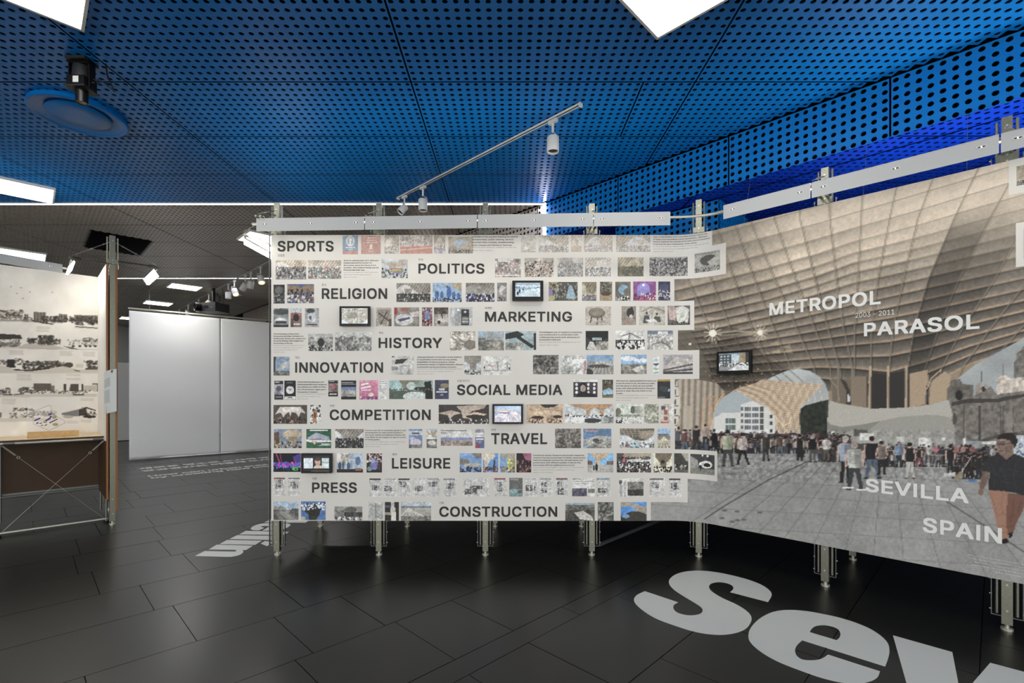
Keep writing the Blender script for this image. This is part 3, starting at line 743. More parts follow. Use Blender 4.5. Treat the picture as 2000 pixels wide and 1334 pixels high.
mu.poly([(1845, 925), (1866, 922), (1866, 931), (1845, 931)], 'b8b7b2'); mu.line([(1898, 891), (1878, 922)], 'b9b0a0', 1.6); mu.poly([(1876, 920), (1882, 925), (1874, 937), (1861, 934)], '8a7a60'); mu.poly([(1889, 939), (1897, 935), (1908, 938), (1906, 941), (1890, 941)], '3d6da8')
mu.poly([(1976, 850), (2030, 850), (2030, 893), (1982, 893)], 'b4bcc2'); 
mu.line([(1990, 870), (1993, 865), (1997, 870), (1993, 875), (1990, 870)], '2b4a86', 1.6); mu.line([(1986, 884), (1990, 880), (1996, 884)], '2b4a86', 1.6); mu.line([(1992, 890), (1994, 883), (1998, 891), (2000, 884)], '2b4a86', 1.6)
# the walking man at the right edge
TR, TRD, SHD, SKN = '94705f', '6a4c41', '222327', '8d7060'
mu.poly([(1966, 962), (2008, 968), (2002, 985), (1995, 1003), (1988, 1016), (1983, 1028), (1980, 1041), (1967, 1041), (1965, 1028), (1966, 1010)], TRD)
mu.poly([(1930, 956), (1945, 953), (1970, 958), (1967, 975), (1966, 1000), (1965, 1020), (1967, 1036), (1970, 1052), (1960, 1055), (1955, 1053), (1949, 1036), (1944, 1012), (1937, 985)], TR)
for p in ([(1934, 965), (1942, 985), (1947, 1005)], [(1960, 965), (1955, 985), (1960, 1003)], [(1948, 1008), (1957, 1002), (1964, 1006)], [(1950, 1030), (1958, 1026), (1966, 1030)], [(1954, 1042), (1962, 1039), (1968, 1043)]): mu.line(p, '6f5145', 1.3, .6)
for p in ([(1980, 975), (1978, 1000), (1973, 1020)], [(1995, 978), (1988, 1000)], [(1970, 1012), (1982, 1006)], [(1969, 1030), (1979, 1026)]): mu.line(p, '4c352d', 1.3, .6)
mu.poly([(1957, 1054), (1965, 1051), (1970, 1055), (1969, 1060), (1960, 1062), (1955, 1060)], '141212'); mu.poly([(1969, 1041), (1978, 1040), (1978, 1047), (1974, 1051), (1970, 1049)], '141212')
mu.poly([(1920, 916), (1932, 918), (1931, 932), (1926, 946), (1920, 958), (1914, 956), (1914, 944), (1917, 930)], '6b5549'); mu.poly([(1914, 954), (1921, 956), (1921, 964), (1917, 968), (1911, 965), (1910, 959)], '77604f')
mu.poly([(1921, 905), (1927, 896), (1938, 890), (1951, 886), (1960, 892), (1966, 899), (1973, 893), (1981, 886), (1992, 890), (2010, 897), (2010, 970), (1998, 968), (1985, 963), (1960, 959), (1930, 957), (1931, 940), (1933, 922), (1919, 920)], SHD)
for p in ([(1936, 905), (1944, 930), (1940, 952)], [(1950, 910), (1962, 930), (1970, 955)], [(1985, 905), (1978, 930), (1984, 955)], [(1930, 910), (1934, 920)], [(1955, 940), (1975, 944)], [(1968, 915), (1990, 922)], [(1940, 925), (1955, 932)]): mu.line(p, '34373d', 1.5, .55)
mu.poly([(1951, 887), (1955, 879), (1976, 878), (1981, 887), (1966, 899)], '7c6152'); mu.line([(1950, 887), (1958, 893), (1966, 900), (1974, 892), (1981, 887)], '15161a', 1.8)
mu.poly([(1948, 858), (1953, 853), (1972, 853), (1980, 860), (1980, 872), (1974, 882), (1962, 887), (1953, 885), (1948, 879), (1946, 870)], SKN)
mu.poly([(1962, 872), (1974, 870), (1979, 862), (1980, 874), (1974, 883), (1962, 887)], '6f5547', .7)
mu.poly([(1948, 858), (1950, 851), (1960, 846), (1974, 845), (1984, 850), (1988, 859), (1986, 869), (1981, 876), (1977, 868), (1972, 860), (1960, 857)], '1b1613')
mu.ell(1978, 872, 2.6, 4.5, '86695a'); mu.line([(1947, 866), (1953, 866.5), (1960, 867), (1975, 866)], '2a2422', 1.2); mu.ell(1951, 868, 2.6, 2., '4a3a32', .8); mu.ell(1959, 868.5, 2.8, 2.1, '4a3a32', .8)
mu.line([(1949, 862), (1954, 863)], '2a201b', 1.2); mu.line([(1956, 863), (1963, 864)], '2a201b', 1.2); mu.line([(1954, 868), (1951, 875), (1955, 876)], '6a4f42', 1.2); mu.line([(1951, 880), (1960, 880.5)], '5a3c33', 1.4); mu.ell(1954, 884, 4, 2, '6b5245', .5)
cz = np.clip((mu.yy-836)/6, 0, 1)*np.clip((950-mu.yy)/20, 0, 1)
mu.a *= (1+cz*(N2-.5)*.5)[..., None]; gl_ = mu.a.mean(2, keepdims=True); mu.a = gl_+(mu.a-gl_)*(1-.3*cz[..., None])
mu.a = np.clip(mu.a*(1+(nr.rand(mu.h, mu.w, 1)-.5)*.10), 0, 1)

# ---- small pictures
SEED = [100]
SPK = ['222', '333', '555', '777', '999', 'bbb', '2a2624']
def pic(w, h, kind, a):
    SEED[0] += 1; sd = SEED[0]; r = random.Random(sd); w = max(8, int(w)); h = max(8, int(h)); I = Img(0, 0, w, h, '888')
    g = lambda i, d: a[i] if len(a) > i and a[i] else d
    n1 = vnoise(h, w, max(w, h)/4., sd, 4); n2 = vnoise(h, w, 3, sd+5000, 2)
    def speck(y0, y1, pal, s=1.6, dens=1.0):
        for _ in range(int(w*max(y1-y0, 1)/(s*s*2.2)*dens)):
            x, y = r.uniform(0, w), r.uniform(y0, y1); I.ell(x, y, s*r.uniform(.5, 1.), s*r.uniform(.6, 1.3), r.choice(pal))
    if kind == 'can':                 # canopy over a crowd: sky, canopy, ground, crowd palette
        sky, cn_, gr, pal = g(0, 'dcdedd'), g(1, 'b9ad98'), g(2, '776f66'), g(3, SPK); ar = g(4, .62)
        I.a[:] = hexc(sky)
        f = h*(.30+.28*np.sin((np.arange(w)/w*r.uniform(3., 6.)+r.uniform(0, 6)))); f = f[None]
        m = I.yy < f+h*.08; cc = hexc(cn_)*(.8+.35*n1+.12*np.sin((I.xx+I.yy*.7)*1.1))[..., None]; I.a[m] = np.clip(cc, 0, 1)[m]
        tx = w*r.uniform(.25, .75); I.poly([(tx-w*.12, h*.3), (tx+w*.14, h*.3), (tx+w*.05, h*.75), (tx-w*.04, h*.75)], cn_, .9)
        I.rect(0, h*ar, w, h, gr); speck(h*ar-1, h, pal, max(1.2, h*.045), 1.0)
    elif kind == 'crowd':
        I.a[:] = hexc(g(0, 'aaa'))*(.8+.4*n1)[..., None]; speck(h*g(2, .3), h, g(1, SPK), max(1.2, h*.05), 1.4)
    elif kind == 'rub':               # aerials, ruins, rubble
        c1, c2 = hexc(g(0, '333')), hexc(g(1, 'ccc')); k = np.clip((n1*.45+n2*.75-.22)*1.25, 0, 1)[..., None]; I.a = c1*(1-k)+c2*k
        if g(2, None): I.blend(I.yy < h*(.25+.06*np.sin(I.xx*.3)), g(2, None))
    elif kind == 'sky':               # sky, form, foreground
        I.a = hexc(g(0, '5f8fc4'))*(.9+.3*n1)[..., None]
        m = I.yy > h*(.52+.16*np.sin(I.xx/w*r.uniform(3, 7)+r.uniform(0, 6))); cc = hexc(g(1, '8a857a'))*(.45+.6*n1+.35*n2)[..., None]; I.a[m] = np.clip(cc, 0, 1)[m]
        m = I.yy > h*(.8+.06*np.sin(I.xx/w*5)); I.a[m] = (hexc(g(2, '4a4a48'))*(.5+n2)[..., None])[m]
    elif kind == 'arch':
        I.a = hexc(g(0, 'b7a68c'))*(.75+.35*n1+.1*np.sin((I.xx*1.3-I.yy)))[..., None]
        I.ell(w*.55, h*.42, w*.33, h*.26, g(1, '9fc0dd')); I.poly([(w*.5, h*.5), (w*.95, h*.2), (w*.95, h*.8), (w*.6, h*.7)], g(0, 'b7a68c'))
        I.rect(0, h*.78, w, h, g(2, '6a5d4c')); speck(h*.76, h, g(3, SPK), 1.4)
    elif kind == 'night':
        I.a = hexc(g(0, '1c1c22'))*(.5+n1)[..., None]; pal = g(1, ['556', '889', 'cca', '334'])
        speck(h*.45, h*.95, pal, 1.7, .8); I.ell(w*.5, h*.3, w*.35, h*.18, g(2, '555'), .7)
    elif kind == 'news':
        I.a[:] = hexc('c3c3c0'); I.rect(w*.05, h*.02, w*.9, h*.1, g(0, '555'))
        for y in np.arange(h*.14, h*.97, 2.): I.line([(w*.04, y), (w*r.uniform(.85, .96), y)], '8f8f8c', .7, .55)
        for _ in range(2):
            x0, y0 = w*r.uniform(.05, .45), h*r.uniform(.15, .6); ww, hh = w*r.uniform(.35, .5), h*r.uniform(.2, .32)
            I.rect(x0, y0, x0+ww, y0+hh, r.choice(['4c4c4c', '666', '555']))
            for _ in range(14): I.ell(x0+r.random()*ww, y0+r.random()*hh, 1.6, 1.2, r.choice(['999', '333', 'aaa']))
        for k in (.34, .66): I.line([(w*k, h*.12), (w*k, h)], 'c3c3c0', 1.)
    elif kind == 'phone':
        I.a[:] = hexc(g(0, '1b1c1e')); m = (I.yy > h*.2) & (I.yy < h*.72); I.a[m] = (hexc(g(1, '7d8080'))*(.4+n1+.3*n2)[..., None])[m]
        I.ell(w*.5, h*.42, w*.3, h*.14, g(2, 'aaa')); I.rect(w*.15, h*.82, w*.85, h*.87, 'c8c8c6'); I.rect(w*.1, h*.06, w*.6, h*.1, 'aaa')
    elif kind == 'cmd':
        I.a[:] = hexc(a[0])*(1+.12*(n1-.5))[..., None]
        for c in a[1]:
            if c[0] == 'r': I.rect(c[1]*w, c[2]*h, c[3]*w, c[4]*h, c[5])
            elif c[0] == 'e': I.ell(c[1]*w, c[2]*h, c[3]*w, c[4]*h, c[5])
            elif c[0] == 'p': I.poly([(x*w, y*h) for x, y in c[1]], c[2])
            elif c[0] == 'l': I.line([(x*w, y*h) for x, y in c[1]], c[2], c[3] if len(c) > 3 else 1.2)
            elif c[0] == 's': speck(c[1]*h, c[2]*h, c[3], c[4] if len(c) > 4 else 1.6)
            elif c[0] == 'n': m = (I.xx >= c[1]*w) & (I.xx < c[3]*w) & (I.yy >= c[2]*h) & (I.yy < c[4]*h); I.a[m] = (hexc(c[5])*(.45+n1*.7+n2*.5)[..., None])[m]
    n3 = vnoise(h, w, 1.6, sd+900, 1); gl = I.a.mean(2, keepdims=True); I.a = gl+(I.a-gl)*.8
    return np.clip(I.a*(1+(n2-.5)[..., None]*.34+(n3-.5)[..., None]*.16+(n1-.5)[..., None]*.25), 0, 1)
# ------------------------------------------------------------------ the display wall with the mural
def Eprint(z):            # how strongly the wall is lit, top to bottom: the print's own colours are the photo's divided by this
    return np.interp(z, [ZB, .9, 1.55, 2.2, 2.7, ZT], E_TAB)
E_TAB = [.70, .735, .80, .92, 1.03, .97]
wall = thing('exhibition_wall', 'long white exhibition wall with photo rows and topic headings, bending into a large mural photograph', 'exhibition wall', (0, YF, 0))
WALL.sheet('board', 0, WALL.L, ZB, ZT, -.002, .018, M_WHITE, wall)
# mural sheet
sA, sB = WALL.s_of(1262), WALL.L-.002
nzv, nsv = 470, 480
# columns spaced evenly as they appear, so near and far parts keep the same fineness
sv = np.interp(np.linspace(WALL.pix(np.array([sA]), np.array([1.5]))[0][0], WALL.pix(np.array([sB]), np.array([1.5]))[0][0], nsv), WALL.px, WALL.ss)
zv = np.linspace(ZB+.001, ZT-.001, nzv); S2, Z2 = np.meshgrid(sv, zv)
def sample(img, PX, PY):
    x = np.clip(PX-img.x0-.5, 0, img.w-1.001); y = np.clip(PY-img.y0-.5, 0, img.h-1.001); xi = x.astype(int); yi = y.astype(int); fx = (x-xi)[..., None]; fy = (y-yi)[..., None]
    A = img.a; return (A[yi, xi]*(1-fx)+A[yi, xi+1]*fx)*(1-fy)+(A[yi+1, xi]*(1-fx)+A[yi+1, xi+1]*fx)*fy
PX, PY = WALL.pix(S2, Z2)
MURE = 1.0
C = s2l(sample(mu, PX, PY))/(Eprint(Z2)[..., None]*MURE)
grid_mesh('mural_print', WALL.pos(S2, Z2, .0005), C, M_PRINT, wall)
# white paper strips, one per row
ROWS = [(458, 488, 1391), (487, 546, 1418), (545, 589, 1317), (588, 646, 1356), (645, 685, 1324), (684, 741, 1366), (740, 783, 1318), (782, 829, 1317), (828, 878, 1318), (877, 935, 1401), (934, 981, 1343), (980, 1017, 1271)]
BD = [458, 487.5, 545.5, 588.5, 645.5, 684.5, 740.5, 782.5, 828.5, 877.5, 934.5, 980.5, 1017.2]
for i_, (y0, y1, xr) in enumerate(ROWS):
    y0, y1 = BD[i_], BD[i_+1]
    WALL.sheet('paper_strip', 0, WALL.s_of(xr), max(CAMZ-(y1-HY)/F*YF, ZB), min(CAMZ-(y0-HY)/F*YF, ZT-.0005), .0022, .0012, M_PAPER, wall)
CR = {'A': (520, 440, .23), 'B': (960, 440, .235), 'C': (520, 630, .23), 'D': (960, 630, .235), 'E': (520, 820, .23), 'F': (960, 820, .235)}
def cx_(k, x): return CR[k][0]+CR[k][2]*x
def cy_(k, y): return CR[k][1]+CR[k][2]*y
PALE = ['bbb', 'ccc', 'a9a49c', 'ddd', '988', 'c9c2b8']; WARM = ['543', '765', '987', 'cba', '322', 'b98']; PURP = ['536', '759', '325', '98b', 'ccd', '222']
T = [
 # row 1
 ('A', 650, 88, 780, 247, 'cmd', '6c8fb4', [('r', 0, .82, 1, 1, 'c8736a'), ('e', .5, .3, .26, .27, 'f0eeea'), ('e', .5, .3, .2, .21, '8aa0bc'), ('p', [(.42, .15), (.58, .15), (.55, .5), (.45, .5)], 'f4f2ee'), ('r', .2, .6, .8, .67, 'eef'), ('r', .3, .71, .7, .75, 'dde')]),
 ('A', 807, 88, 973, 245, 'cmd', 'c4837a', [('r', .35, .12, .65, .18, 'f2dcd4'), ('r', .22, .25, .78, .29, 'ecd2ca'), ('r', .15, .35, .85, .38, 'ecd2ca'), ('e', .5, .56, .07, .1, 'f2e0d8'), ('r', .42, .68, .58, .73, 'ecd2ca'), ('r', .4, .82, .6, .86, 'ecd2ca')]),
 ('A', 1005, 85, 1128, 242, 'can', 'dedad2', 'bdb09c', 'a59c90', PALE+['777']), ('A', 1138, 85, 1412, 242, 'cmd', 'c9c2b9', [('s', .0, .55, PALE+['877', '999', 'a66'], 2), ('p', [(0, .62), (1, .55), (1, 1), (0, 1)], 'c8786a'), ('l', [(.0, .8), (1, .66)], 'e8d4cc'), ('l', [(.35, .58), (.3, 1)], 'd99'), ('r', .45, 0, .62, .2, 'd8c4bc')]),
 ('A', 1425, 85, 1520, 240, 'can', 'cfc8bb', 'b3a58f', 'a9a2b8', ['8f86a8', 'bbb', '877', 'ddd']), ('A', 1547, 98, 1757, 240, 'arch', 'b5a58c', '9db9d2', '786a55'),
 ('B', 245, 75, 367, 225, 'cmd', 'cfcac2', [('r', .35, .5, .65, .53, '999'), ('e', .5, .88, .05, .1, '888'), ('r', 0, .92, 1, 1, 'b0a89c'), ('s', .2, .4, ['c4beb4', 'd8d3cb'], 1.4)]),
 ('B', 393, 72, 640, 225, 'can', 'dcdcd8', 'c4b8a6', '9b948a', PALE+['777', '666']), ('B', 660, 72, 750, 222, 'can', 'd8d2c8', 'c0b09a', 'b8a88f', ['b8a88f', 'c4b49c']), ('B', 768, 70, 1005, 222, 'can', 'd6d6d2', 'c2b5a2', 'a8a09a', PALE+['b88']), ('B', 1035, 70, 1318, 222, 'can', 'd9dcdc', 'bfb19d', '98948c', PALE+['666']),
 # row 2
 ('A', 82, 298, 340, 460, 'can', 'dfdcd6', 'c8b8a0', '777470', SPK+['ddd', '667'], .35), ('A', 358, 298, 638, 455, 'can', 'cfcac2', 'b7ab9c', '77746e', ['444', '666', '999', 'ccc', '3a8a80', 'a66', 'ddd'], .4),
 ('A', 980, 290, 1203, 450, 'cmd', 'b9c6cf', [('p', [(.1, .2), (.9, .05), (1, .3), (.6, .4), (.3, .45)], 'b3a592'), ('s', .5, 1, SPK, 1.8), ('r', .4, .46, .74, .53, 'c66a62'), ('r', .4, .53, .74, .6, 'd8b45c'), ('r', .4, .6, .74, .66, '6aa070'), ('r', .42, .66, .7, .74, '8a7ab0')]),
 ('B', 30, 278, 243, 432, 'cmd', '9a9490', [('s', .2, 1, ['baa', '876', 'caa', '655', 'ddd'], 2.4), ('r', .12, .02, .7, .08, 'eee'), ('r', .12, .12, .6, .18, 'eee'), ('r', .02, .85, .95, .92, 'eee'), ('e', .86, .12, .08, .1, '6a5a54')]),
 ('B', 275, 272, 515, 430, 'crowd', 'c4bcae', WARM+['ccc', '999'], .2), ('B', 548, 270, 760, 428, 'crowd', 'bdbab4', ['777', '888', '666', 'aaa', '999'], .3), ('B', 778, 270, 990, 425, 'can', 'dcd8d0', 'c2bbae', '99958e', ['777', '999', 'ccc', '666', 'eee'], .55),
 ('B', 1048, 267, 1263, 425, 'can', 'cfc8a8', 'b0a48c', '5f5c4c', ['554', '665', '443', '886'], .5), ('B', 1312, 265, 1630, 423, 'crowd', 'aaa8a2', ['444', '555', '665', '433', '889', 'bbb', '334'], .1), ('B', 1688, 248, 1900, 407, 'arch', 'a9aaa2', '3c3d3a', '8f8f88'),
 # row 3
 ('A', 63, 505, 158, 665, 'night', '2c2c2c', ['444', '888', '667'], '777'), ('A', 180, 500, 407, 662, 'cmd', '4a5f94', [('p', [(0, .1), (.3, .05), (.5, .2), (.7, .05), (1, .1), (1, .4), (0, .4)], '8a745a'), ('s', .3, .75, ['211', '322', '654', '975', '334'], 2.2), ('s', .6, 1, ['ccb', 'a98', '765', 'dcc', '443'], 2.4)]),
 ('A', 1107, 492, 1395, 652, 'can', 'cfcdc8', '8f897e', '44423f', ['222', '444', '666', 'bbb', '333'], .55), ('A', 1414, 490, 1660, 652, 'cmd', '8fb2d6', [('p', [(.6, .1), (1, 0), (1, .45), (.75, .3)], 'b9a888'), ('e', .15, .62, .07, .2, '3f62a0'), ('e', .32, .62, .06, .18, '3f62a0'), ('e', .56, .5, .08, .3, '3a5fae'), ('e', .72, .64, .06, .2, '44659e'), ('e', .88, .68, .06, .18, '44659e'), ('s', .78, 1, ['222', '333', '446'], 1.8), ('e', .5, .22, .04, .06, '654')]),
 ('A', 1695, 490, 1938, 650, 'can', '9d9c98', '8b867c', '2c2b30', ['dde', '99b', '445', '222', '338'], .6), ('B', 47, 478, 127, 633, 'arch', '9a9590', 'cfd0d2', '77757a'),
 ('B', 475, 472, 715, 628, 'cmd', '4c4a44', [('e', .2, .2, .2, .22, 'b9a070'), ('s', .1, .9, ['554', '776', '332', '998', '445'], 2), ('p', [(.7, .2), (.8, .2), (.95, .85), (.6, .85)], '8fb0c4'), ('p', [(.0, .35), (.12, .4), (.16, .8), (0, .8)], '8a6fb0'), ('e', .1, .85, .12, .15, 'b0a878')]),
 ('B', 752, 472, 872, 628, 'can', 'b9b49c', '8f866c', '6f6a78', ['bbb', '98a', '654', '887'], .7), ('B', 900, 470, 1002, 628, 'cmd', '6a665c', [('s', .0, .5, ['554', '887', '332'], 2), ('p', [(.05, .65), (.5, .5), (.95, .65), (.95, 1), (.05, 1)], 'a08a68'), ('e', .5, .62, .4, .12, '4a3a30')]),
 ('B', 1028, 470, 1155, 628, 'arch', '6d675c', '7fb0d0', '222', ['eee', '999', '222']), ('B', 1177, 468, 1366, 627, 'cmd', '8c4a8e', [('e', .45, .42, .28, .35, '8f86d8'), ('r', .18, .45, .72, .8, '8f86d8'), ('e', .45, .2, .06, .06, 'eef'), ('r', 0, .75, 1, 1, 'b04a7c'), ('s', .62, .95, ['524', '936', '335', 'c6a', 'eed'], 1.8)]), ('B', 1385, 468, 1484, 626, 'night', '353a5c', ['99a', 'ccc', '223'], '4a5078'),
 # row 4
 ('A', 63, 705, 190, 865, 'cmd', '8a9290', [('e', .5, .2, .6, .16, '4a5050'), ('e', .5, .66, .4, .16, 'c9cfcd'), ('r', .15, .68, .85, .8, '3a3f40'), ('r', 0, .85, 1, 1, '33383a')]), ('A', 208, 705, 302, 865, 'cmd', '7d6a62', [('r', 0, 0, 1, .25, 'b9c6cf'), ('p', [(0, .3), (.5, .22), (1, .3), (1, .5), (0, .5)], 'a2645a'), ('e', .5, .5, .25, .2, '2f2826'), ('r', .15, .8, .85, .87, 'ddd'), ('r', 0, .55, .3, 1, '5f4a44')]),
 ('A', 330, 705, 448, 865, 'cmd', 'a9acac', [('e', .4, .15, .3, .12, '4c5052'), ('e', .5, .5, .3, .25, 'c9cdd2'), ('e', .4, .5, .1, .12, '5f666c'), ('r', .1, .82, .9, .9, '2c2e30')]),
 ('A', 933, 700, 1065, 858, 'cmd', 'b0a89c', [('p', [(.1, .1), (.9, .1), (.7, .9), (.2, .9)], '8f877c'), ('l', [(.2, .3), (.8, .7)], '4c463f', 2.5), ('l', [(.7, .2), (.3, .9)], '4c463f', 2), ('r', .8, .6, 1, 1, '5c564e')]), ('A', 1087, 698, 1300, 858, 'cmd', '8a8680', [('e', .4, .65, .35, .3, 'cfcdc8'), ('p', [(.15, .62), (.6, .5), (.65, .6), (.25, .75)], '4a5070'), ('e', .05, .2, .1, .2, 'a03a3c'), ('r', .3, .0, .55, .25, 'a86a60'), ('p', [(.6, .3), (1, .2), (1, .5), (.7, .5)], 'c9c2b8')]),
 ('A', 1322, 698, 1410, 857, 'cmd', '7c5a58', [('s', 0, 1, ['a55', '433', 'b88', '655', 'ccc'], 2.2), ('p', [(.25, .25), (.7, .2), (.8, .6), (.35, .65)], '7f8cc0')]), ('A', 1425, 698, 1547, 857, 'cmd', 'a39c90', [('n', 0, 0, 1, .35, '555048'), ('p', [(.1, .5), (.9, .45), (.95, .75), (.1, .8)], 'c9c5bc'), ('e', .35, .78, .1, .1, '2a2826'), ('l', [(.5, .3), (.6, .6)], '3a3834', 2)]),
 ('A', 1560, 698, 1752, 857, 'cmd', 'b9bcbc', [('r', .2, .05, .5, .95, 'a0a4a4'), ('r', .5, .1, .85, .95, '3a3c3c'), ('p', [(.55, .5), (.8, .5), (.8, .85), (.55, .85)], '777a78'), ('e', .38, .15, .06, .06, 'e8e8e6'), ('e', .67, .25, .05, .05, 'ddd'), ('l', [(.55, .6), (.8, .6)], 'ddd'), ('l', [(.55, .75), (.8, .75)], 'ddd')]),
 ('B', 780, 675, 992, 832, 'cmd', 'b8b0a4', [('e', .45, .35, .32, .27, '6f665a'), ('e', .45, .3, .26, .2, '8a8072'), ('l', [(.25, .5), (.2, .85)], '4c443a', 2.4), ('l', [(.62, .5), (.66, .8)], '4c443a', 2.4), ('l', [(.48, .6), (.46, .95)], '4c443a', 2.4), ('e', .6, .8, .2, .06, 'a0988c')]), ('B', 1080, 673, 1200, 830, 'cmd', '9a9284', [('e', .6, .35, .25, .25, '2f2d2a'), ('e', .65, .55, .12, .1, 'ccc'), ('e', .42, .77, .12, .09, 'b9756a'), ('e', .7, .12, .1, .06, '2f2d2a'), ('n', 0, .6, 1, .68, '857c70')]),
 ('B', 1227, 672, 1440, 830, 'cmd', 'c0bcae', [('l', [(.1, .3), (.5, .05), (1, .3)], '7c786c', 1.5), ('l', [(.5, .05), (.5, .6)], '8c887c'), ('e', .3, .38, .05, .08, '543'), ('e', .68, .42, .05, .08, '543'), ('p', [(.15, .9), (.2, .5), (.38, .5), (.42, .75), (.3, .9)], '4a4a50'), ('p', [(.55, .65), (.62, .52), (.8, .55), (.85, .85), (.6, .8)], '50504c'), ('p', [(.25, .7), (.6, .68), (.7, .8), (.3, .82)], 'ddd')]), ('B', 1463, 670, 1650, 830, 'cmd', '5f5a55', [('p', [(.02, .05), (.3, .0), (.42, .3), (.35, .75), (.08, .7)], 'c2a8a0'), ('p', [(.38, .1), (.7, .02), (.95, .2), (.9, .9), (.45, .92), (.4, .5)], 'd2d5cc'), ('e', .65, .5, .1, .12, 'b5bcb0'), ('s', .85, 1, ['222', '443'], 1.8)]),
 # row 5
 ('C', 357, 95, 567, 242, 'cmd', 'b7b7b2', [('n', 0, .2, 1, 1, '8f8f8a'), ('e', .52, .5, .14, .24, '2f312c'), ('s', .7, 1, ['222', '444', 'bbb'], 2), ('l', [(.05, .95), (.2, .75), (.35, .95)], '222', 2)]), ('C', 585, 82, 895, 240, 'rub', '4a4a48', 'd2d2ce', 'd0d0cc'), ('C', 1560, 75, 1775, 237, 'cmd', 'a39e94', [('n', 0, 0, 1, 1, 'b5afa4'), ('l', [(.1, .3), (.4, .7), (.9, .8)], '6a665e', 1.5), ('l', [(.2, .2), (.5, .55), (.95, .6)], '7a766c', 1.5), ('e', .8, .7, .25, .25, '827c70')]),
 ('C', 1800, 75, 2018, 237, 'cmd', '8fa9bd', [('r', .25, .12, .95, .42, 'a3a7a6'), ('r', 0, .35, .3, .45, '6a7068'), ('n', 0, .45, 1, 1, '77756c')]), ('D', 115, 72, 370, 228, 'cmd', '9fb4b8', [('p', [(0, .15), (.4, .0), (.62, .2), (.5, .3), (.95, .8), (.85, .9), (.35, .35), (0, .45)], '2c3032'), ('r', .92, .1, 1, 1, '2c3032'), ('n', 0, .6, .6, 1, '8a8d88')]),
 ('D', 782, 70, 970, 227, 'cmd', '3c3e3d', [('p', [(0, 0), (1, 0), (1, .35), (.65, .55), (.35, .55), (0, .3)], '1f2122'), ('r', .3, .35, .7, .5, '9aa'), ('p', [(.05, .95), (.2, .55), (.35, .6), (.5, 1)], 'c9c9c4'), ('n', .45, .55, 1, 1, '8d8a80')]), ('D', 1030, 67, 1272, 225, 'cmd', 'd6d6d2', [('s', .5, .95, ['1c1c1c', '222', '333', 'ddd'], 2.2), ('l', [(.2, .3), (.5, .15), (.85, .4)], '555', 1.2), ('l', [(.5, .15), (.45, .45)], '555'), ('r', 0, .48, 1, .54, '3c3c3a')]), ('D', 1295, 67, 1507, 225, 'cmd', 'a8a8a4', [('n', 0, .25, 1, 1, 'b0afaa'), ('r', 0, 0, 1, .2, '6f7f90'), ('r', .4, .05, .8, .22, 'd5d8da'), ('l', [(.2, .7), (.6, .6), (.9, .9)], '6c6b66')]),
 # row 6
 ('C', 63, 290, 200, 450, 'cmd', '7d93ad', [('p', [(0, 0), (.15, 0), (.12, 1), (0, 1)], '33383f'), ('p', [(.25, .7), (.5, .4), (1, .2), (.95, .45), (.6, .65)], 'b5b5b0'), ('n', 0, .75, 1, 1, '5f5f5c'), ('l', [(.4, .6), (.4, .9)], '999', 2)]), ('C', 1065, 283, 1253, 443, 'cmd', 'c3c3be', [('p', [(.2, .2), (.75, .15), (.5, .4), (.15, .45)], '3a3a38'), ('r', .37, .5, .82, 1, 'a3a6a4'), ('e', .6, .75, .14, .18, 'd0d2d0'), ('r', 0, .55, .3, .75, '8d8d88'), ('l', [(.02, .1), (.12, .02)], '333', 2)]),
 ('C', 1683, 282, 1825, 443, 'cmd', 'c3c8c9', [('p', [(0, 0), (1, 0), (1, .25), (.72, .45), (.68, .75), (.35, .75), (.3, .45), (0, .3)], '8f8b82'), ('s', .78, 1, ['444', '888', '666'], 1.8)]), ('C', 1845, 285, 2080, 445, 'cmd', 'd2d2cd', [('l', [(.02, .75), (.98, .75)], '999'), ('e', .52, .32, .1, .05, 'aaa'), ('l', [(.52, .35), (.52, .75)], '888', 2), ('e', .85, .4, .1, .06, 'aaa'), ('l', [(.85, .45), (.86, .75)], '888', 1.6), ('l', [(.2, .45), (.3, .55), (.4, .5)], 'b66'), ('e', .04, .6, .03, .08, '444'), ('e', .93, .65, .04, .08, '555'), ('r', .45, .1, .6, .14, 'd8cc90')]),
 ('D', 345, 270, 557, 430, 'rub', '222221', 'b5b1a8'), ('D', 572, 270, 785, 430, 'cmd', 'c9cac6', [('n', .05, .05, .35, .5, 'a8aaa6'), ('n', .4, .15, .95, .5, 'b9bab6'), ('n', .05, .55, .4, 1, '9c9e9a'), ('n', .42, .55, .95, 1, 'b0b2ae'), ('r', .93, .3, 1, .8, 'c08080')]), ('D', 790, 270, 1013, 430, 'cmd', '7fa3c4', [('n', 0, .36, 1, .5, '9a9488'), ('p', [(0, .6), (.4, .48), (1, .55), (1, 1), (0, 1)], '8f8c84'), ('e', .45, .58, .4, .1, '4c4a46')]+[('l', [(.3+.1*k, .65), (.1+.16*k, 1)], 'bdbab2') for k in range(6)]+[('e', .05, .9, .2, .2, '3a3936')]),
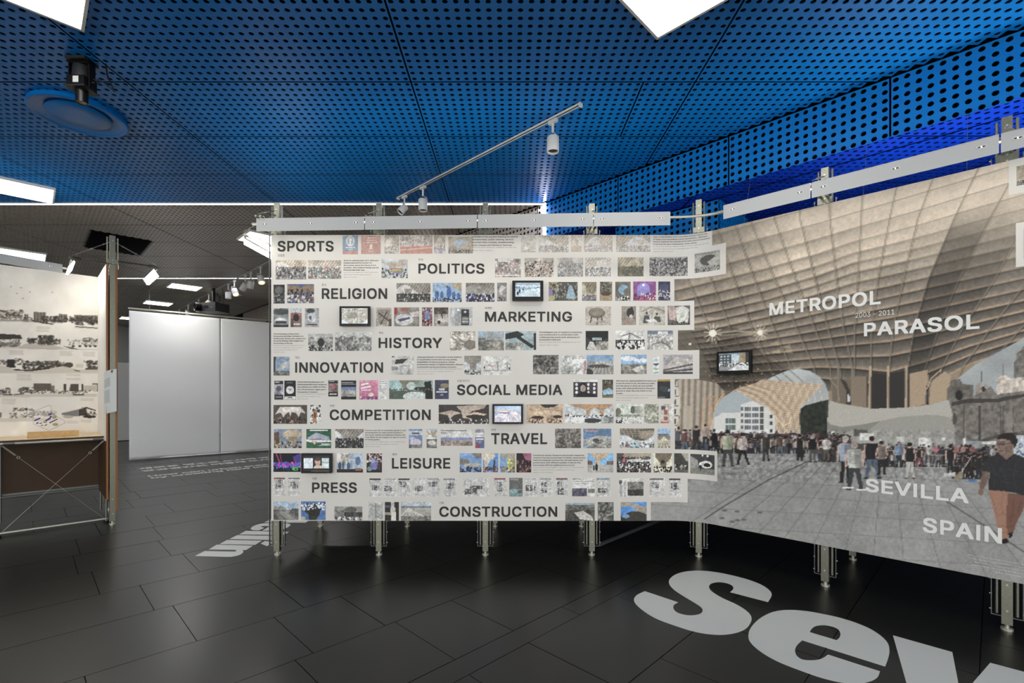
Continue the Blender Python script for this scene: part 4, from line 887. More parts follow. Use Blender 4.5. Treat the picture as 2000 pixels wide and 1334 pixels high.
 ('D', 1075, 268, 1288, 428, 'cmd', '86b0da', [('e', .3, .2, .3, .12, 'dfe8ee'), ('e', .8, .3, .3, .1, 'd5e0e8'), ('n', 0, .5, 1, 1, '77756e'), ('p', [(.4, .75), (.8, .55), (.9, .7), (.6, .9)], 'c5c3bc')]), ('D', 1340, 285, 1393, 430, 'cmd', 'd0d2cf', [('e', .5, .2, .4, .05, '7fb8c0'), ('e', .5, .43, .4, .06, '3c4c60'), ('e', .5, .68, .4, .05, '8cb07c'), ('e', .5, .9, .4, .05, '70a8b8')]), ('D', 1425, 268, 1673, 428, 'cmd', 'a8a4a8', [('p', [(0, .7), (.5, .1), (1, .3), (1, .6), (0, .9)], 'bdb9b2'), ('p', [(0, .75), (1, .45), (1, .55), (0, .85)], '5f5c5a'), ('p', [(0, .85), (1, .7), (1, .8), (0, .92)], '4f4c4c'), ('r', 0, .9, 1, 1, '3a3836')]),
 # row 7
 ('C', 70, 495, 145, 655, 'phone', '2c2e30', '99a', '555'), ('C', 155, 493, 252, 653, 'cmd', '1c1d1f', [('e', .5, .5, .33, .2, 'cfd1d0'), ('l', [(.4, .45), (.5, .5), (.6, .45)], '555'), ('r', .05, .82, .95, .98, 'd5d6d4'), ('r', .3, .87, .7, .92, '444'), ('r', .25, .1, .75, .13, '888')]), ('C', 528, 492, 610, 628, 'phone', '2a2827', '6c6664', 'a85a64'), ('C', 637, 492, 765, 653, 'cmd', '1d1f21', [('r', .05, .1, .8, .14, 'bbb'), ('r', .05, .19, .95, .22, '999'), ('n', .0, .34, 1, .85, '8c8a88'), ('r', 0, .34, 1, .5, '5f7fa8')]),
 ('C', 792, 490, 950, 653, 'cmd', 'c0708e', [('r', 0, 0, 1, .12, 'd08aa0'), ('p', [(.12, .2), (.5, .12), (.5, .2), (.12, .3)], 'f5e6ea'), ('p', [(.08, .38), (.6, .28), (.6, .36), (.1, .46)], 'f5e6ea'), ('e', .62, .74, .15, .09, 'ead0c0'), ('r', 0, .85, 1, 1, '7a4a80'), ('s', .86, 1, ['a58', '536', 'd99'], 2), ('r', .1, .5, .6, .53, 'e8c0cc')]), ('C', 955, 492, 1030, 650, 'cmd', 'cfd0cc', [('r', .05, .05, .8, .09, '999'), ('r', .05, .16, .95, .2, '8f8f8c'), ('r', .05, .28, .8, .31, '999'), ('e', .4, .88, .2, .06, 'b5b5b0')]),
 ('C', 1045, 490, 1415, 650, 'cmd', '8fa79c', [('r', 0, 0, .28, .5, 'a3c8c8'), ('p', [(.22, 0), (.75, 0), (.58, .25), (.5, .6), (.35, .6), (.3, .3)], '7f7f6c'), ('r', 0, .56, 1, 1, '4c5c52'), ('e', .6, .85, .28, .25, 'c5d0cc'), ('e', .72, .45, .15, .1, '2a2c2c'), ('p', [(.8, .1), (.95, .05), (1, 1), (.83, 1)], '1f2122'), ('s', .45, .58, ['333', '555', '777'], 1.4), ('e', .5, .3, .1, .2, 'b9ccc8')]), ('C', 1432, 488, 1550, 650, 'cmd', '3a3f58', [('e', .7, .3, .3, .12, '8a7f60'), ('r', .3, .42, .7, .47, 'eee'), ('r', .3, .5, .7, .55, 'eee'), ('r', .1, .6, .9, .65, 'eee'), ('r', .4, .74, .6, .8, '88a')]),
 ('D', 680, 475, 880, 620, 'cmd', '3c3a40', [('r', 0, 0, 1, .14, 'd8d8d4')]+[('e', .14+.24*(k % 4), .28+.22*(k//4), .05, .08, 'e8e4e8') for k in range(12)]+[('e', .4, .48, .17, .3, '1c1a1b'), ('e', .4, .5, .11, .2, 'a8988f'), ('p', [(.1, 1), (.2, .76), (.4, .68), (.65, .76), (.95, .9), (.95, 1)], '1a1a1c')]), ('D', 920, 475, 1010, 625, 'cmd', '55503c', [('r', 0, 0, 1, .1, '3a3f48'), ('s', .1, .38, ['443', '665', '332', '998'], 1.7), ('p', [(.05, .6), (.6, .45), (.98, .6), (.95, .8), (.1, .82)], '8fb4c8'), ('r', 0, .85, 1, 1, '6a6444')]), ('D', 1378, 473, 1485, 632, 'cmd', '2c2e33', [('r', 0, .0, 1, .12, 'b08a40'), ('e', .85, .55, .1, .07, '7fb0e0'), ('e', .5, .5, .35, .15, '3c4046'), ('r', .02, .9, .6, .97, '6a6c70')]),
 # row 8
 ('C', 63, 700, 348, 860, 'cmd', '4c4642', [('p', [(.05, .5), (.2, .1), (.8, .1), (.95, .45), (.8, .4), (.75, .65), (.68, .45), (.55, .35), (.5, .6), (.45, .38), (.35, .5), (.3, .65), (.22, .4)], 'c3b9b0'), ('s', .66, 1, ['211', '322', '765', '432', 'a87'], 2), ('e', .5, .25, .25, .15, 'd5ccc4')]), ('C', 375, 700, 463, 860, 'cmd', 'cfd2cf', [('s', 0, 1, ['222', '555', 'ddd', '8aa', '333', 'eee'], 2.4), ('p', [(.3, .3), (.65, .25), (.6, .95), (.25, .9)], 'a8744c'), ('e', .45, .55, .12, .15, '5f3f2c')]), ('C', 1465, 697, 1892, 860, 'cmd', '3c3836', [('p', [(0, .45), (.25, .3), (.45, .45), (.3, .55), (.22, .75), (.18, .55)], 'bdaa98'), ('p', [(.35, .1), (.95, .0), (.9, .2), (.65, .35), (.55, .7), (.48, .7), (.45, .35)], 'b5a594'), ('p', [(.5, .65), (.7, .38), (.95, .5), (.8, .7), (.6, .72)], 'cfb9a0'), ('e', .72, .62, .18, .1, '322c28'), ('s', .72, 1, ['222', '3a3634', '443', 'bbb'], 1.9)]),
 ('D', 293, 680, 592, 838, 'cmd', 'bda184', [('p', [(.35, 0), (.9, 0), (.75, .15), (.5, .2)], '33302d'), ('p', [(.1, .5), (.5, .3), (.95, .4), (.95, .6), (.7, .55), (.5, .75), (.3, .6)], 'd8bd9c'), ('e', .3, .68, .18, .08, '3c2c22'), ('e', .85, .65, .12, .08, '3c2c22'), ('s', .74, 1, ['322', '876', 'ca8', '543', 'dcb'], 1.7)]), ('D', 612, 678, 1013, 837, 'cmd', 'b9bfbf', [('p', [(.05, 0), (1, 0), (.95, .12), (.8, .3), (.78, .6), (.73, .6), (.7, .3), (.6, .2), (.52, .3), (.5, .6), (.46, .6), (.42, .3), (.2, .15)], 'b08a66'), ('r', 0, .56, 1, .62, '77756f'), ('s', .56, .68, ['222', '444', 'ddd'], 1.6), ('e', .55, .85, .2, .12, '3a3c3c'), ('n', 0, .68, .4, 1, 'c5c8c6'), ('n', .75, .65, 1, 1, '777a7a')]),
 ('D', 1032, 678, 1258, 837, 'cmd', 'c9cfc3', [('e', .8, .3, .2, .2, 'a5a69c'), ('e', .62, .3, .08, .2, '5a6450'), ('e', .1, .4, .1, .2, '66705c'), ('n', 0, .55, 1, .66, '8f9484'), ('s', .7, 1, ['222', 'ccc', 'ddd', '333'], 2), ('r', .45, .7, .9, .98, 'cfd2c8')]), ('D', 1270, 678, 1388, 837, 'rub', '5f6650', 'd8dacb'), ('D', 1403, 678, 1510, 837, 'cmd', 'c3bcb2', [('r', .1, .1, .4, .3, '4c5158'), ('r', .3, .3, .55, .55, '9a5a4c'), ('r', .3, .65, .55, .85, '8f5648'), ('r', 0, .9, .6, 1, 'b06a58'), ('r', .6, 0, .65, 1, '8f8a82'), ('r', .8, 0, 1, 1, 'd5d0c8')]),
 # row 9
 ('E', 67, 78, 302, 240, 'cmd', '77879a', [('p', [(0, .2), (.18, .15), (.22, .9), (0, .9)], '5c4a38'), ('e', .65, .3, .33, .26, 'b5a58c'), ('p', [(.5, .4), (.85, .4), (.75, .8), (.6, .8)], '8f7f66'), ('s', .65, 1, ['322', '543', '876', '221', 'ba8'], 2.2)]), ('E', 342, 78, 552, 240, 'cmd', '2c5c40', [('r', .15, .05, .85, .12, 'dfe6e0'), ('p', [(.05, .45), (.25, .3), (.4, .2), (.6, .28), (.9, .4), (.95, .6), (.5, .7), (.1, .6)], '9aa4b4'), ('e', .4, .62, .35, .12, '77687a'), ('p', [(0, .55), (1, .6), (1, .68), (0, .66)], 'd0d4d2'), ('r', .6, .75, .95, .8, 'cfd8d0'), ('r', .5, .83, .95, .87, 'b8c8bc'), ('p', [(.2, .6), (.4, .6), (.35, .82)], 'c9b88c')]), ('E', 587, 78, 828, 240, 'can', 'c9cccb', '8b867d', '33322f', ['222', '333', '444', '666', '999'], .5),
 ('E', 1212, 78, 1325, 240, 'cmd', 'b9bcc6', [('r', 0, 0, 1, .1, '6f94c0'), ('r', .25, .2, .75, .26, '555a6a'), ('r', 0, .32, 1, 1, '6a84ac'), ('e', .5, .7, .4, .2, 'c0b8c4'), ('n', 0, .8, 1, 1, '6a6c6a'), ('e', .3, .5, .2, .06, 'a0a8bc')]), ('E', 1362, 78, 1450, 240, 'cmd', 'a5a498', [('r', 0, 0, 1, .1, '8fb0c8'), ('n', 0, .08, 1, .4, 'b5ae9c'), ('r', 0, .42, 1, .52, 'd5d5d0'), ('n', 0, .52, 1, 1, '6a6c66'), ('e', .5, .72, .35, .12, 'c9c9c2')]), ('E', 1483, 80, 1752, 220, 'cmd', 'c3c4c0', [('r', .0, .05, .8, .12, '777'), ('r', 0, .2, .18, .26, '777'), ('r', 0, .36, .9, .39, '999'), ('r', 0, .5, 1, 1, '9a8aa8'), ('r', 0, .5, 1, .65, '7c88b0'), ('n', 0, .68, 1, 1, '85756c')]), ('E', 1775, 78, 1852, 240, 'cmd', 'c5c6c4', [('n', 0, 0, 1, .2, '8a8890'), ('r', .15, .3, .85, .33, '999'), ('r', 0, .42, 1, 1, '5a6898'), ('r', .05, .8, .5, .98, 'a03c44'), ('r', .1, .5, .9, .56, 'ccd'), ('n', 0, .62, 1, .75, '77728a')]),
 ('F', 528, 73, 743, 235, 'rub', '3a3835', 'a59f96'), ('F', 763, 73, 995, 235, 'cmd', '5f7fa4', [('r', .08, .1, .52, .17, 'd0907c'), ('p', [(.2, .5), (.5, .36), (.9, .4), (1, .5), (.8, .55), (.3, .58)], 'b0b2ac'), ('n', 0, .55, 1, 1, '85857e'), ('e', .45, .6, .12, .1, '4a4a48'), ('p', [(0, .95), (.2, .8), (.22, .85), (.05, 1)], '6fa0d0')]), ('F', 1067, 72, 1352, 233, 'cmd', 'c9d0d3', [('p', [(0, .0), (1, 0), (1, .12), (.95, .4), (.7, .62), (.45, .6), (.2, .35), (0, .3)], '5f5a50'), ('p', [(.55, .15), (1, .1), (.95, .4), (.75, .6), (.6, .5)], '9c907c')]+[('l', [(.05+.12*k, .02), (.2+.09*k, .45)], 'a39a88', 1) for k in range(6)]+[('l', [(0, .08+.08*k), (.6, .05+.11*k)], '9a907e', 1) for k in range(4)]+[('s', .72, 1, ['777', '444', 'aaa', '555'], 1.6), ('e', .23, .85, .04, .07, 'c05a54'), ('r', .29, .8, .56, .92, '9fd0dc')]), ('F', 1380, 73, 1485, 233, 'cmd', '8fb0d2', [('e', .4, .32, .5, .06, '6a6a66'), ('r', 0, .38, 1, .5, '77756c'), ('r', 0, .5, 1, 1, '8a836e')]+[('l', [(.5, .45), (-.4+.3*k, 1.)], 'd2cbb4', 1.3) for k in range(7)]+[('l', [(0, .6+.12*k), (1, .62+.12*k)], 'c5bda6', 1) for k in range(3)]),
 # row 10
 ('E', 62, 283, 295, 442, 'cmd', '14121c', [('l', [(.1, 0), (.25, .55)], 'c04a6a', 1.4), ('l', [(.25, 0), (.3, .5)], '8a3a60', 1.2), ('e', .35, .6, .35, .14, '5a3a90'), ('p', [(.7, .2), (1, 0), (1, .8), (.8, .8)], '4a3a8c'), ('s', .5, .8, ['a3c', '36c', 'c4a', '59d'], 2), ('e', .8, .82, .12, .1, '4cc85c'), ('s', .8, 1, ['113', '224', '143'], 2)]), ('E', 600, 283, 822, 447, 'cmd', 'a5b8c9', [('n', 0, .0, .5, .5, 'c0b8b0'), ('e', .12, .65, .06, .2, '3a4a64'), ('e', .25, .62, .05, .2, '55687c'), ('e', .45, .66, .06, .2, '4a5c7a'), ('e', .8, .4, .1, .22, '5a7094'), ('r', 0, .8, 1, 1, '2c2826'), ('r', .7, .75, .95, .88, '9a6a50'), ('e', .55, .62, .04, .15, '8a9ab0')]), ('E', 853, 285, 983, 447, 'cmd', '2a2526', [('s', 0, .5, ['baa', '655', '433', 'dcc'], 2), ('e', .5, .6, .25, .25, '6a70a8'), ('e', .45, .4, .15, .12, '8a8cb8'), ('e', .2, .8, .15, .12, '6a8a88'), ('e', .8, .7, .1, .2, '433')]),
 ('E', 1643, 283, 1828, 445, 'cmd', '6f94c4', [('p', [(.0, .3), (.4, .35), (.5, .6), (0, .6)], '7a7468'), ('p', [(.5, .0), (1, 0), (1, .3), (.7, .2)], '77746c'), ('e', .65, .6, .3, .1, 'b5aa98'), ('e', .3, .65, .1, .12, 'a8acb0'), ('s', .72, 1, ['334', '445', '556', '223'], 2.2)]), ('E', 1840, 283, 1970, 445, 'cmd', '5f92d0', [('p', [(0, 0), (.75, 0), (.8, .2), (.45, .4), (.3, .7), (.1, .7), (.1, .35), (0, .3)], 'c9c0ae'), ('p', [(.68, .4), (.78, .35), (.82, .9), (.66, .9)], '4a3f34'), ('s', .72, 1, ['543', '987', '334', 'b66'], 2)]),
 ('F', 70, 278, 195, 437, 'cmd', '6fa0d8', [('p', [(0, 0), (1, 0), (1, .3), (.5, .35), (.2, .25)], 'a09a8a'), ('n', .5, .3, 1, .9, 'a3a068'), ('p', [(.0, .45), (.4, .4), (.4, .6), (0, .6)], '7c9cb8'), ('s', .7, 1, ['664', '985', '443', 'a84'], 2)]), ('F', 207, 277, 330, 437, 'cmd', '2c2024', [('p', [(.4, 0), (1, 0), (1, .4), (.6, .35)], '9a5a74'), ('e', .5, .8, .4, .15, '5f4048'), ('s', .4, 1, ['211', '322', '866', '433'], 2)]),
 ('F', 798, 277, 1012, 437, 'cmd', '7ab0e0', [('p', [(.1, 0), (.85, 0), (.75, .2), (.5, .35), (.45, .6), (.3, .6), (.3, .3)], 'bda58a'), ('r', 0, .4, .2, .6, '6a5c50'), ('r', .75, .4, 1, .6, '6f6058'), ('r', 0, .6, 1, 1, 'a5a39e'), ('e', .35, .72, .05, .2, '222'), ('e', .25, .75, .03, .15, '333')]), ('F', 1040, 277, 1325, 437, 'cmd', '55534c', [('p', [(.2, 0), (1, 0), (1, .25), (.6, .3), (.25, .2)], '9a917c'), ('r', .18, .1, .24, .45, 'c05a6a'), ('p', [(.3, .32), (1, .28), (1, .45), (.3, .48)], 'c3c4c0'), ('s', .45, 1, ['222', '333', 'ccc', '655', '111'], 1.9), ('s', .2, .32, ['222', '445'], 1.4)]), ('F', 1345, 277, 1500, 437, 'cmd', 'd8cfb4', [('p', [(.1, 0), (1, 0), (.9, .3), (.7, .5), (.65, .75), (.4, .75), (.35, .5), (.1, .2)], '6f6654'), ('s', .7, 1, ['1a1a1a', '222', '333'], 2.2), ('e', .5, .45, .12, .1, '2c2820')]), ('F', 1517, 277, 1635, 437, 'cmd', '3c3c38', [('p', [(.5, 0), (1, 0), (1, .45), (.8, .35)], 'a09a8c'), ('s', .6, .85, ['ccc', '443', '998', '221'], 1.7), ('r', 0, .85, 1, 1, '5c5b54')]), ('F', 1652, 279, 1855, 441, 'cmd', '3a3a3a', [('e', .65, .5, .25, .18, 'c9c9c5'), ('e', .68, .52, .14, .1, '1c1c1c'), ('p', [(0, .1), (.3, .3), (.35, .7), (0, .8)], '8f8f8b'), ('r', 0, .72, 1, 1, '77776f'), ('e', .42, .5, .06, .1, 'e0e0de'), ('p', [(.39, .55), (.46, .55), (.45, .82), (.4, .82)], '1c1c1c'), ('e', .5, .06, .04, .05, 'eee'), ('e', .7, .08, .04, .05, 'eee')]),
 # row 11
 ('E', 65, 488, 167, 645, 'news', '7a4a4a'), ('E', 187, 490, 292, 645, 'news'), ('E', 875, 495, 985, 652, 'news', '333'), ('E', 1000, 495, 1107, 652, 'news', '999'), ('E', 1120, 495, 1230, 652, 'news', '333'), ('E', 1243, 495, 1350, 650, 'news', 'aaa'), ('E', 1365, 493, 1477, 652, 'news', '888'), ('E', 1503, 495, 1615, 652, 'news', '777'), ('E', 1673, 493, 1893, 650, 'news', 'bbb'),
 ('F', 20, 482, 127, 637, 'news', '8a4a4a'), ('F', 148, 482, 258, 637, 'cmd', '5f605e', [('r', .08, .05, .7, .13, '999'), ('e', .35, .7, .3, .12, '7fa0a4'), ('r', 0, .8, 1, 1, '6f8a8c'), ('r', .5, .6, .95, .63, '999')]), ('F', 277, 482, 387, 637, 'news', 'aaa'), ('F', 400, 482, 507, 637, 'news', '999'), ('F', 533, 482, 638, 637, 'news', '7a5a5a'), ('F', 670, 482, 857, 637, 'cmd', 'c6c7c3', [('r', .02, .05, .4, .09, '555'), ('r', .02, .2, .98, .23, '8c8c88'), ('r', .02, .3, .9, .33, '9c9c98'), ('n', 0, .55, .65, .98, '4a4a58'), ('n', .7, .58, 1, .8, '77766c')]), ('F', 872, 482, 990, 637, 'news', '6a8a9a'), ('F', 1057, 485, 1265, 637, 'cmd', 'c6c7c3', [('n', .36, .2, .98, .95, '77766f'), ('n', .36, .6, .98, .95, '3f3e3a'), ('e', .08, .22, .07, .12, '555'), ('r', .05, .35, .15, 1, 'a0a09c'), ('r', .2, .15, .32, 1, 'a8a8a4')]), ('F', 1312, 483, 1440, 640, 'news', '555'), ('F', 1473, 485, 1580, 640, 'news', '333'),
 # row 12
 ('E', 63, 692, 275, 850, 'cmd', '9db4c6', [('p', [(0, .25), (.5, .3), (.55, .5), (0, .55)], '8c8c88'), ('n', 0, .45, 1, 1, '5f5f5c'), ('p', [(.3, .45), (.95, 1), (.6, 1), (.25, .6)], '8a8a86'), ('r', .7, .4, 1, .5, '555')]), ('E', 297, 692, 505, 850, 'cmd', '466ea4', [('p', [(.15, .55), (.3, .25), (.55, .12), (.7, .2), (.8, .4), (.75, .7), (.6, 1), (.35, 1), (.3, .7)], '33352f'), ('s', .1, .45, ['eee', 'ccc', '446a9c', '33352f'], 1.8), ('r', 0, .8, .2, 1, '9a948a'), ('p', [(.25, .5), (.75, .4), (.75, .75), (.35, .8)], '2c2e29')]), ('E', 580, 735, 817, 853, 'cmd', '8c8d89', [('e', .58, .25, .22, .2, '5c5d59'), ('n', 0, .25, .35, .8, '777873'), ('n', .35, .4, 1, .75, '3c3d3a'), ('s', .75, 1, ['222', 'ddd', 'bbb', '444'], 2)]), ('E', 868, 697, 993, 853, 'cmd', 'b5b7b4', [('p', [(.05, .0), (.45, .2), (.45, .9), (.05, .75)], 'a3a5a2'), ('p', [(.55, .3), (.95, .1), (.95, .95), (.55, .85)], '9c9e9b'), ('l', [(.5, .1), (.5, .9)], '777', 2)]), ('E', 1008, 697, 1127, 855, 'cmd', '2f2e2c', [('r', .45, 0, .68, .3, 'b8b4ac'), ('p', [(.4, .3), (.75, .3), (.78, 1), (.45, 1)], 'c5c1b6'), ('r', 0, .55, .45, .7, '8d8778'), ('r', 0, .2, .4, .3, '4a5a70')]), ('E', 1145, 697, 1400, 857, 'cmd', 'a8b4bd', [('r', 0, .22, 1, .34, '77797a'), ('p', [(0, .4), (.3, .32), (.7, .4), (1, .35), (1, .7), (.6, .95), (.2, .85), (0, .8)], '9c9a92')]+[('l', [(.25, .36), (-.05+.18*k, .85)], 'c9c7bf', 1.1) for k in range(6)]+[('n', 0, .75, 1, 1, '6f6e6a')]),
 ('F', 613, 690, 857, 838, 'cmd', '8fa6b4', [('n', 0, .12, 1, .45, '66665f'), ('n', 0, .4, 1, 1, '4c4c48'), ('p', [(.3, .55), (.6, .45), (.9, .75), (.95, 1), (.5, .9)], 'bfbcb4')]), ('F', 882, 683, 1015, 838, 'rub', '2f2f2c', 'a09f99'), ('F', 1073, 683, 1288, 838, 'cmd', '4a86cc', [('p', [(0, 0), (.35, 0), (1, .3), (1, .65), (.7, .5), (.45, .55), (.6, .4), (.3, .2), (0, .3)], '9a9284'), ('p', [(0, .75), (.4, .5), (.7, .5), (1, .65), (1, 1), (0, 1)], '3c3a36'), ('e', .2, .75, .15, .1, '6a8ab0')]),
]
for t_ in T:
    k, x0, y0, x1, y1, kind = t_[:6]
    X0, Y0, X1, Y1 = cx_(k, x0), cy_(k, y0), cx_(k, x1), cy_(k, y1)
    im = pic(X1-X0, Y1-Y0, kind, t_[6:])
    fd = .34 if Y0 < 487 else .18 if Y0 < 545 else .08 if Y0 < 600 else 0.; im = im*(1-fd)+np.array([.86, .83, .79])*fd       # upper rows: fading and the wash of strong light blended into the prints
    h, w = im.shape[:2]; Yd = WALL.y_of(WALL.s_of(X0)) if X0 > 1350 else YF
    z1, z0 = CAMZ-(Y0-HY)/F*YF, CAMZ-(Y1-HY)/F*YF
    if X0 > 1350: z1, z0 = z1-.0, z0-.0
    z1 = min(z1, ZT-.002); z0 = max(z0, ZB+.001)
    S_, Z_ = np.meshgrid(np.linspace(WALL.s_of(X0), WALL.s_of(X1), w), np.linspace(z0, z1, h))
    grid_mesh('photo_print', WALL.pos(S_, Z_, .0034), s2l(im[::-1])/Eprint(Z_)[..., None], M_PRINT, wall)
# two bordered pictures on the right edge of the mural
for x0, y0, x1, y1, c in ((1970, 308, 2045, 382, ('arch', 'b9ab94', 'ddd8d0', '8a8070')), (1984, 436, 2060, 522, ('rub', '3a3834', 'b9b2a8'))):
    s0, s1 = WALL.s_of(x0), min(WALL.s_of(1999.)+.12, WALL.L-.01); za, zb = WALL.z_of(x0, y0), WALL.z_of(x0, y1)
    WALL.sheet('paper_strip', s0, s1, zb, min(za, ZT), .0022, .0012, M_PAPER, wall)
    im = pic(60, 60, c[0], c[1:]); S_, Z_ = np.meshgrid(np.linspace(s0+.035, s1, 60), np.linspace(zb+.05, min(za, ZT)-.05, 60))
    grid_mesh('photo_print', WALL.pos(S_, Z_, .0034), s2l(im[::-1])/Eprint(Z_)[..., None], M_PRINT, wall)
# headings
for body, kr, k0, x0, y0, k1, x1, y1, kx, ky in (
    ('SPORTS', '스포츠', 'A', 98, 133, 'A', 573, 225, 100, 245), ('POLITICS', '정치', 'A', 1293, 325, 'A', 1853, 413, 1293, 283), ('RELIGION', '종교', 'A', 473, 535, 'A', 1028, 627, 473, 497),
    ('MARKETING', '마케팅', 'A', 1858, 733, 'B', 668, 803, 1858, 693), ('HISTORY', '역사', 'C', 955, 129, 'C', 1493, 218, 957, 78), ('INNOVATION', '혁신', 'C', 247, 337, 'C', 993, 427, 247, 287),
    ('SOCIAL MEDIA', '소셜 미디어', 'C', 1620, 526, 'D', 588, 604, 1620, 485), ('COMPETITION', '경쟁', 'C', 540, 738, 'C', 1397, 829, 540, 698), ('TRAVEL', '여행', 'E', 1910, 113, 'F', 462, 202, 1910, 75),
    ('LEISURE', '레저', 'E', 1068, 323, 'E', 1563, 415, 1070, 283), ('PRESS', '언론', 'E', 390, 530, 'E', 770, 620, 392, 488), ('CONSTRUCTION', '건축', 'E', 1470, 735, 'F', 546, 806, 1470, 695)):
    WALL.text('heading', body, cx_(k0, x0), cx_(k1, x1), cy_(k0, y0), cy_(k1, y1), .0036, M_INK, wall, o=.02, res=4, sp=1.06)
    ww = 7.5*len(kr.replace(' ', '')) if len(kr) > 3 else 4.4*len(kr)
    WALL.text('subheading', kr, cx_(k0, kx), cx_(k0, kx)+(24 if len(kr) > 4 else ww), cy_(k0, ky), cy_(k0, ky)+4.8, .0036, M_INK, wall, KR, res=1)
# paragraphs
PAR = [('B', -165, 65, 220, 215, 'A', 'Sports events happen to enjoy the\numbrella of the parasol shading for paddle\nchampionship, public viewing, red bull\nmountain bike contests, skateboarding,\nballet classes and flamenco festivals.', 2),
 ('B', 1342, 70, 1818, 222, '', '„Metropol Parasol“ is the new icon project for Sevilla - a\nplace of identification and to articulate Sevillas role as one\nof Spains most fascinating cultural destinations. „Metropol\nParasol“ explores the potential of the Plaza de la Encarnacion\nto become the new contemporary urban centre.', 3),
 ('A', 658, 293, 957, 445, '', 'Since its opening year 2011 Metropol\nParasol became the anchor for\ndiscussions about the future of our\nsocieties. New Political Parties put the\nParasols into their logo.', 3),
 ('C', 63, 90, 333, 255, '', 'The Archeology on Plaza De la\nEncarnacion provides a window in to\nSevillas past. Roman ruins, mosaic and\nterracotta findings offer insights into\nthe founding of the city.', 4),
 ('D', 397, 73, 748, 192, '', 'Its intelligent use of logistics in planning\nand construction in combination with\ncraftsmanship pools both extremes of\nproduction methods.', 2),
 ('C', 1280, 286, 1673, 440, '', '„Metropol Parasol“ is innovation at the forefront\nof sustainable construction by long lasting\nadaptability of various programs, unique\narchitectural design of highest standard, efficient\nconstruction and environmental concerns.', 3),
 ('C', 265, 497, 515, 652, '', 'While #metropolparasol and\n#setasdesevilla proof evidence\nthat taking your selfie on Plaza\nde la Encarnacion might turn in\nthousands of viewers.', 3),
 ('D', 1033, 477, 1370, 650, '', 'And even for dating platforms it turns out\nto be the place to be, the place to meet,\nand the place to spice up your profile\nphoto with MetropolParasol in the back-\nground or even the only motif on the\nscreen.', 3),
 ('E', 840, 82, 1188, 230, '', 'Come to any fair on consumer goods or see\nadvertisement for best travel locations in\nthe world, Sevilla and Metropol Parasol will\nmost likely be the images you get on covers\nof travel guides.', 3),
 ('F', 345, 287, 780, 440, '', 'Commercial spaces, Museums and touristic viewpoints\nconstruct the new pulsing heart of Sevilla, where people\nmeet and celebrate comunal life. Elevated plazas and\npocket parks offer different qualities of leisure time\nand connect with the neighbourhood around.', 3)]
KRL = ['메트로폴 파라솔은 다양한 프로그램과 지속가능한 건축으로', '도시의 공공 공간을 새롭게 만들어 시민의 일상을 바꾸며', '세비야의 중심 광장에서 사람들을 만나게 하는', '새로운 상징이 되었다.']
for k, x0, y0, x1, y1, _, body, nk in PAR:
    X0, X1, Y0, Y1 = cx_(k, x0), cx_(k, x1), cy_(k, y0), cy_(k, y1); nl = body.count('\n')+1
    fr_ = nl/(nl+nk*.8); ym = Y0+(Y1-Y0)*fr_
    if X0 > 1275 and k == 'B': pass
    WALL.text('paragraph', body, X0, X1, Y0+.3, ym-1.5, .0036, M_INKS, wall, o=.012, res=1)
    kb = '\n'.join((KRL*2)[i] for i in range(4-nk, 4)) if nk < 4 else '\n'.join(KRL)
    WALL.text('paragraph', kb, X0, X0+(X1-X0)*.97, ym+.5, Y1, .0036, M_INKS, wall, KR, res=1)
# lettering on the mural
WALL.text('mural_lettering', 'METROPOL', 1503, 1720, 592, 616.5, .003, M_LETW, wall, o=.021, res=4, sp=1.06)
WALL.text('mural_lettering', 'PARASOL', 1687.5, 1913, 631, 657.5, .003, M_LETW, wall, o=.021, res=4, sp=1.06)
WALL.text('mural_lettering', '2003 - 2011', 1671, 1747, 611.5, 621, .003, M_LETW, wall, res=2)
WALL.text('mural_lettering', 'SEVILLA', 1691, 1892, 934, 960, .003, M_LETW, wall, o=.021, res=4, sp=1.06)
WALL.text('mural_lettering', 'SPAIN', 1802.5, 1957, 1009.7, 1038.8, .003, M_LETW, wall, o=.021, res=4, sp=1.06)
WALL.text('mural_lettering', 'We have installed many of the images and videos here\n for the duration of the exhibition and by courtesy of\n           their authors and photographers with thanks\n      전시 기간 동안 사진과 영상을 제공해 주신\n                                          분들께 감사드립니다', 1890, 2040, 1082, 1108, .003, M_LETW, wall, KR, res=1)
for x, y, n in ((1272, 1013.5, 0), (1305, 495, 0)):
    pass
# ------------------------------------------------------------------ posts of the display walls
UP = Vector((0, 0, 1))
def ring(mb, c, ax, r, rr, n=10):
    c = Vector(c); ax = Vector(ax).normalized(); u = ax.cross(UP)
    if u.length < 1e-3: u = Vector((1, 0, 0))
    u.normalize(); w = ax.cross(u); P = [c+(u*math.cos(2*math.pi*i/n)+w*math.sin(2*math.pi*i/n))*r for i in range(n+1)]
    return mb.path(P, rr, 6)
def tension(parent, a, b):
    a, b = Vector(a), Vector(b); d = (b-a); mb = MB(); mb.tube(a, b, .0022, 6); mb.build('cable', M_TUBE, parent)
    t = MB(); p0, p1 = a+d*.2, a+d*.5; sd = d.cross(UP).normalized()*.009
    if sd.length < 1e-4: sd = Vector((.009, 0, 0))
    t.tube(p0+sd, p1+sd, .003, 6).tube(p0-sd, p1-sd, .003, 6).box(p0, (.03, .012, .012), (sd, d, d.cross(sd))).box(p1, (.03, .012, .012), (sd, d, d.cross(sd)))
    ring(t, a+d*.58, d.cross(sd), .011, .003); t.build('turnbuckle', M_STEELD, parent)
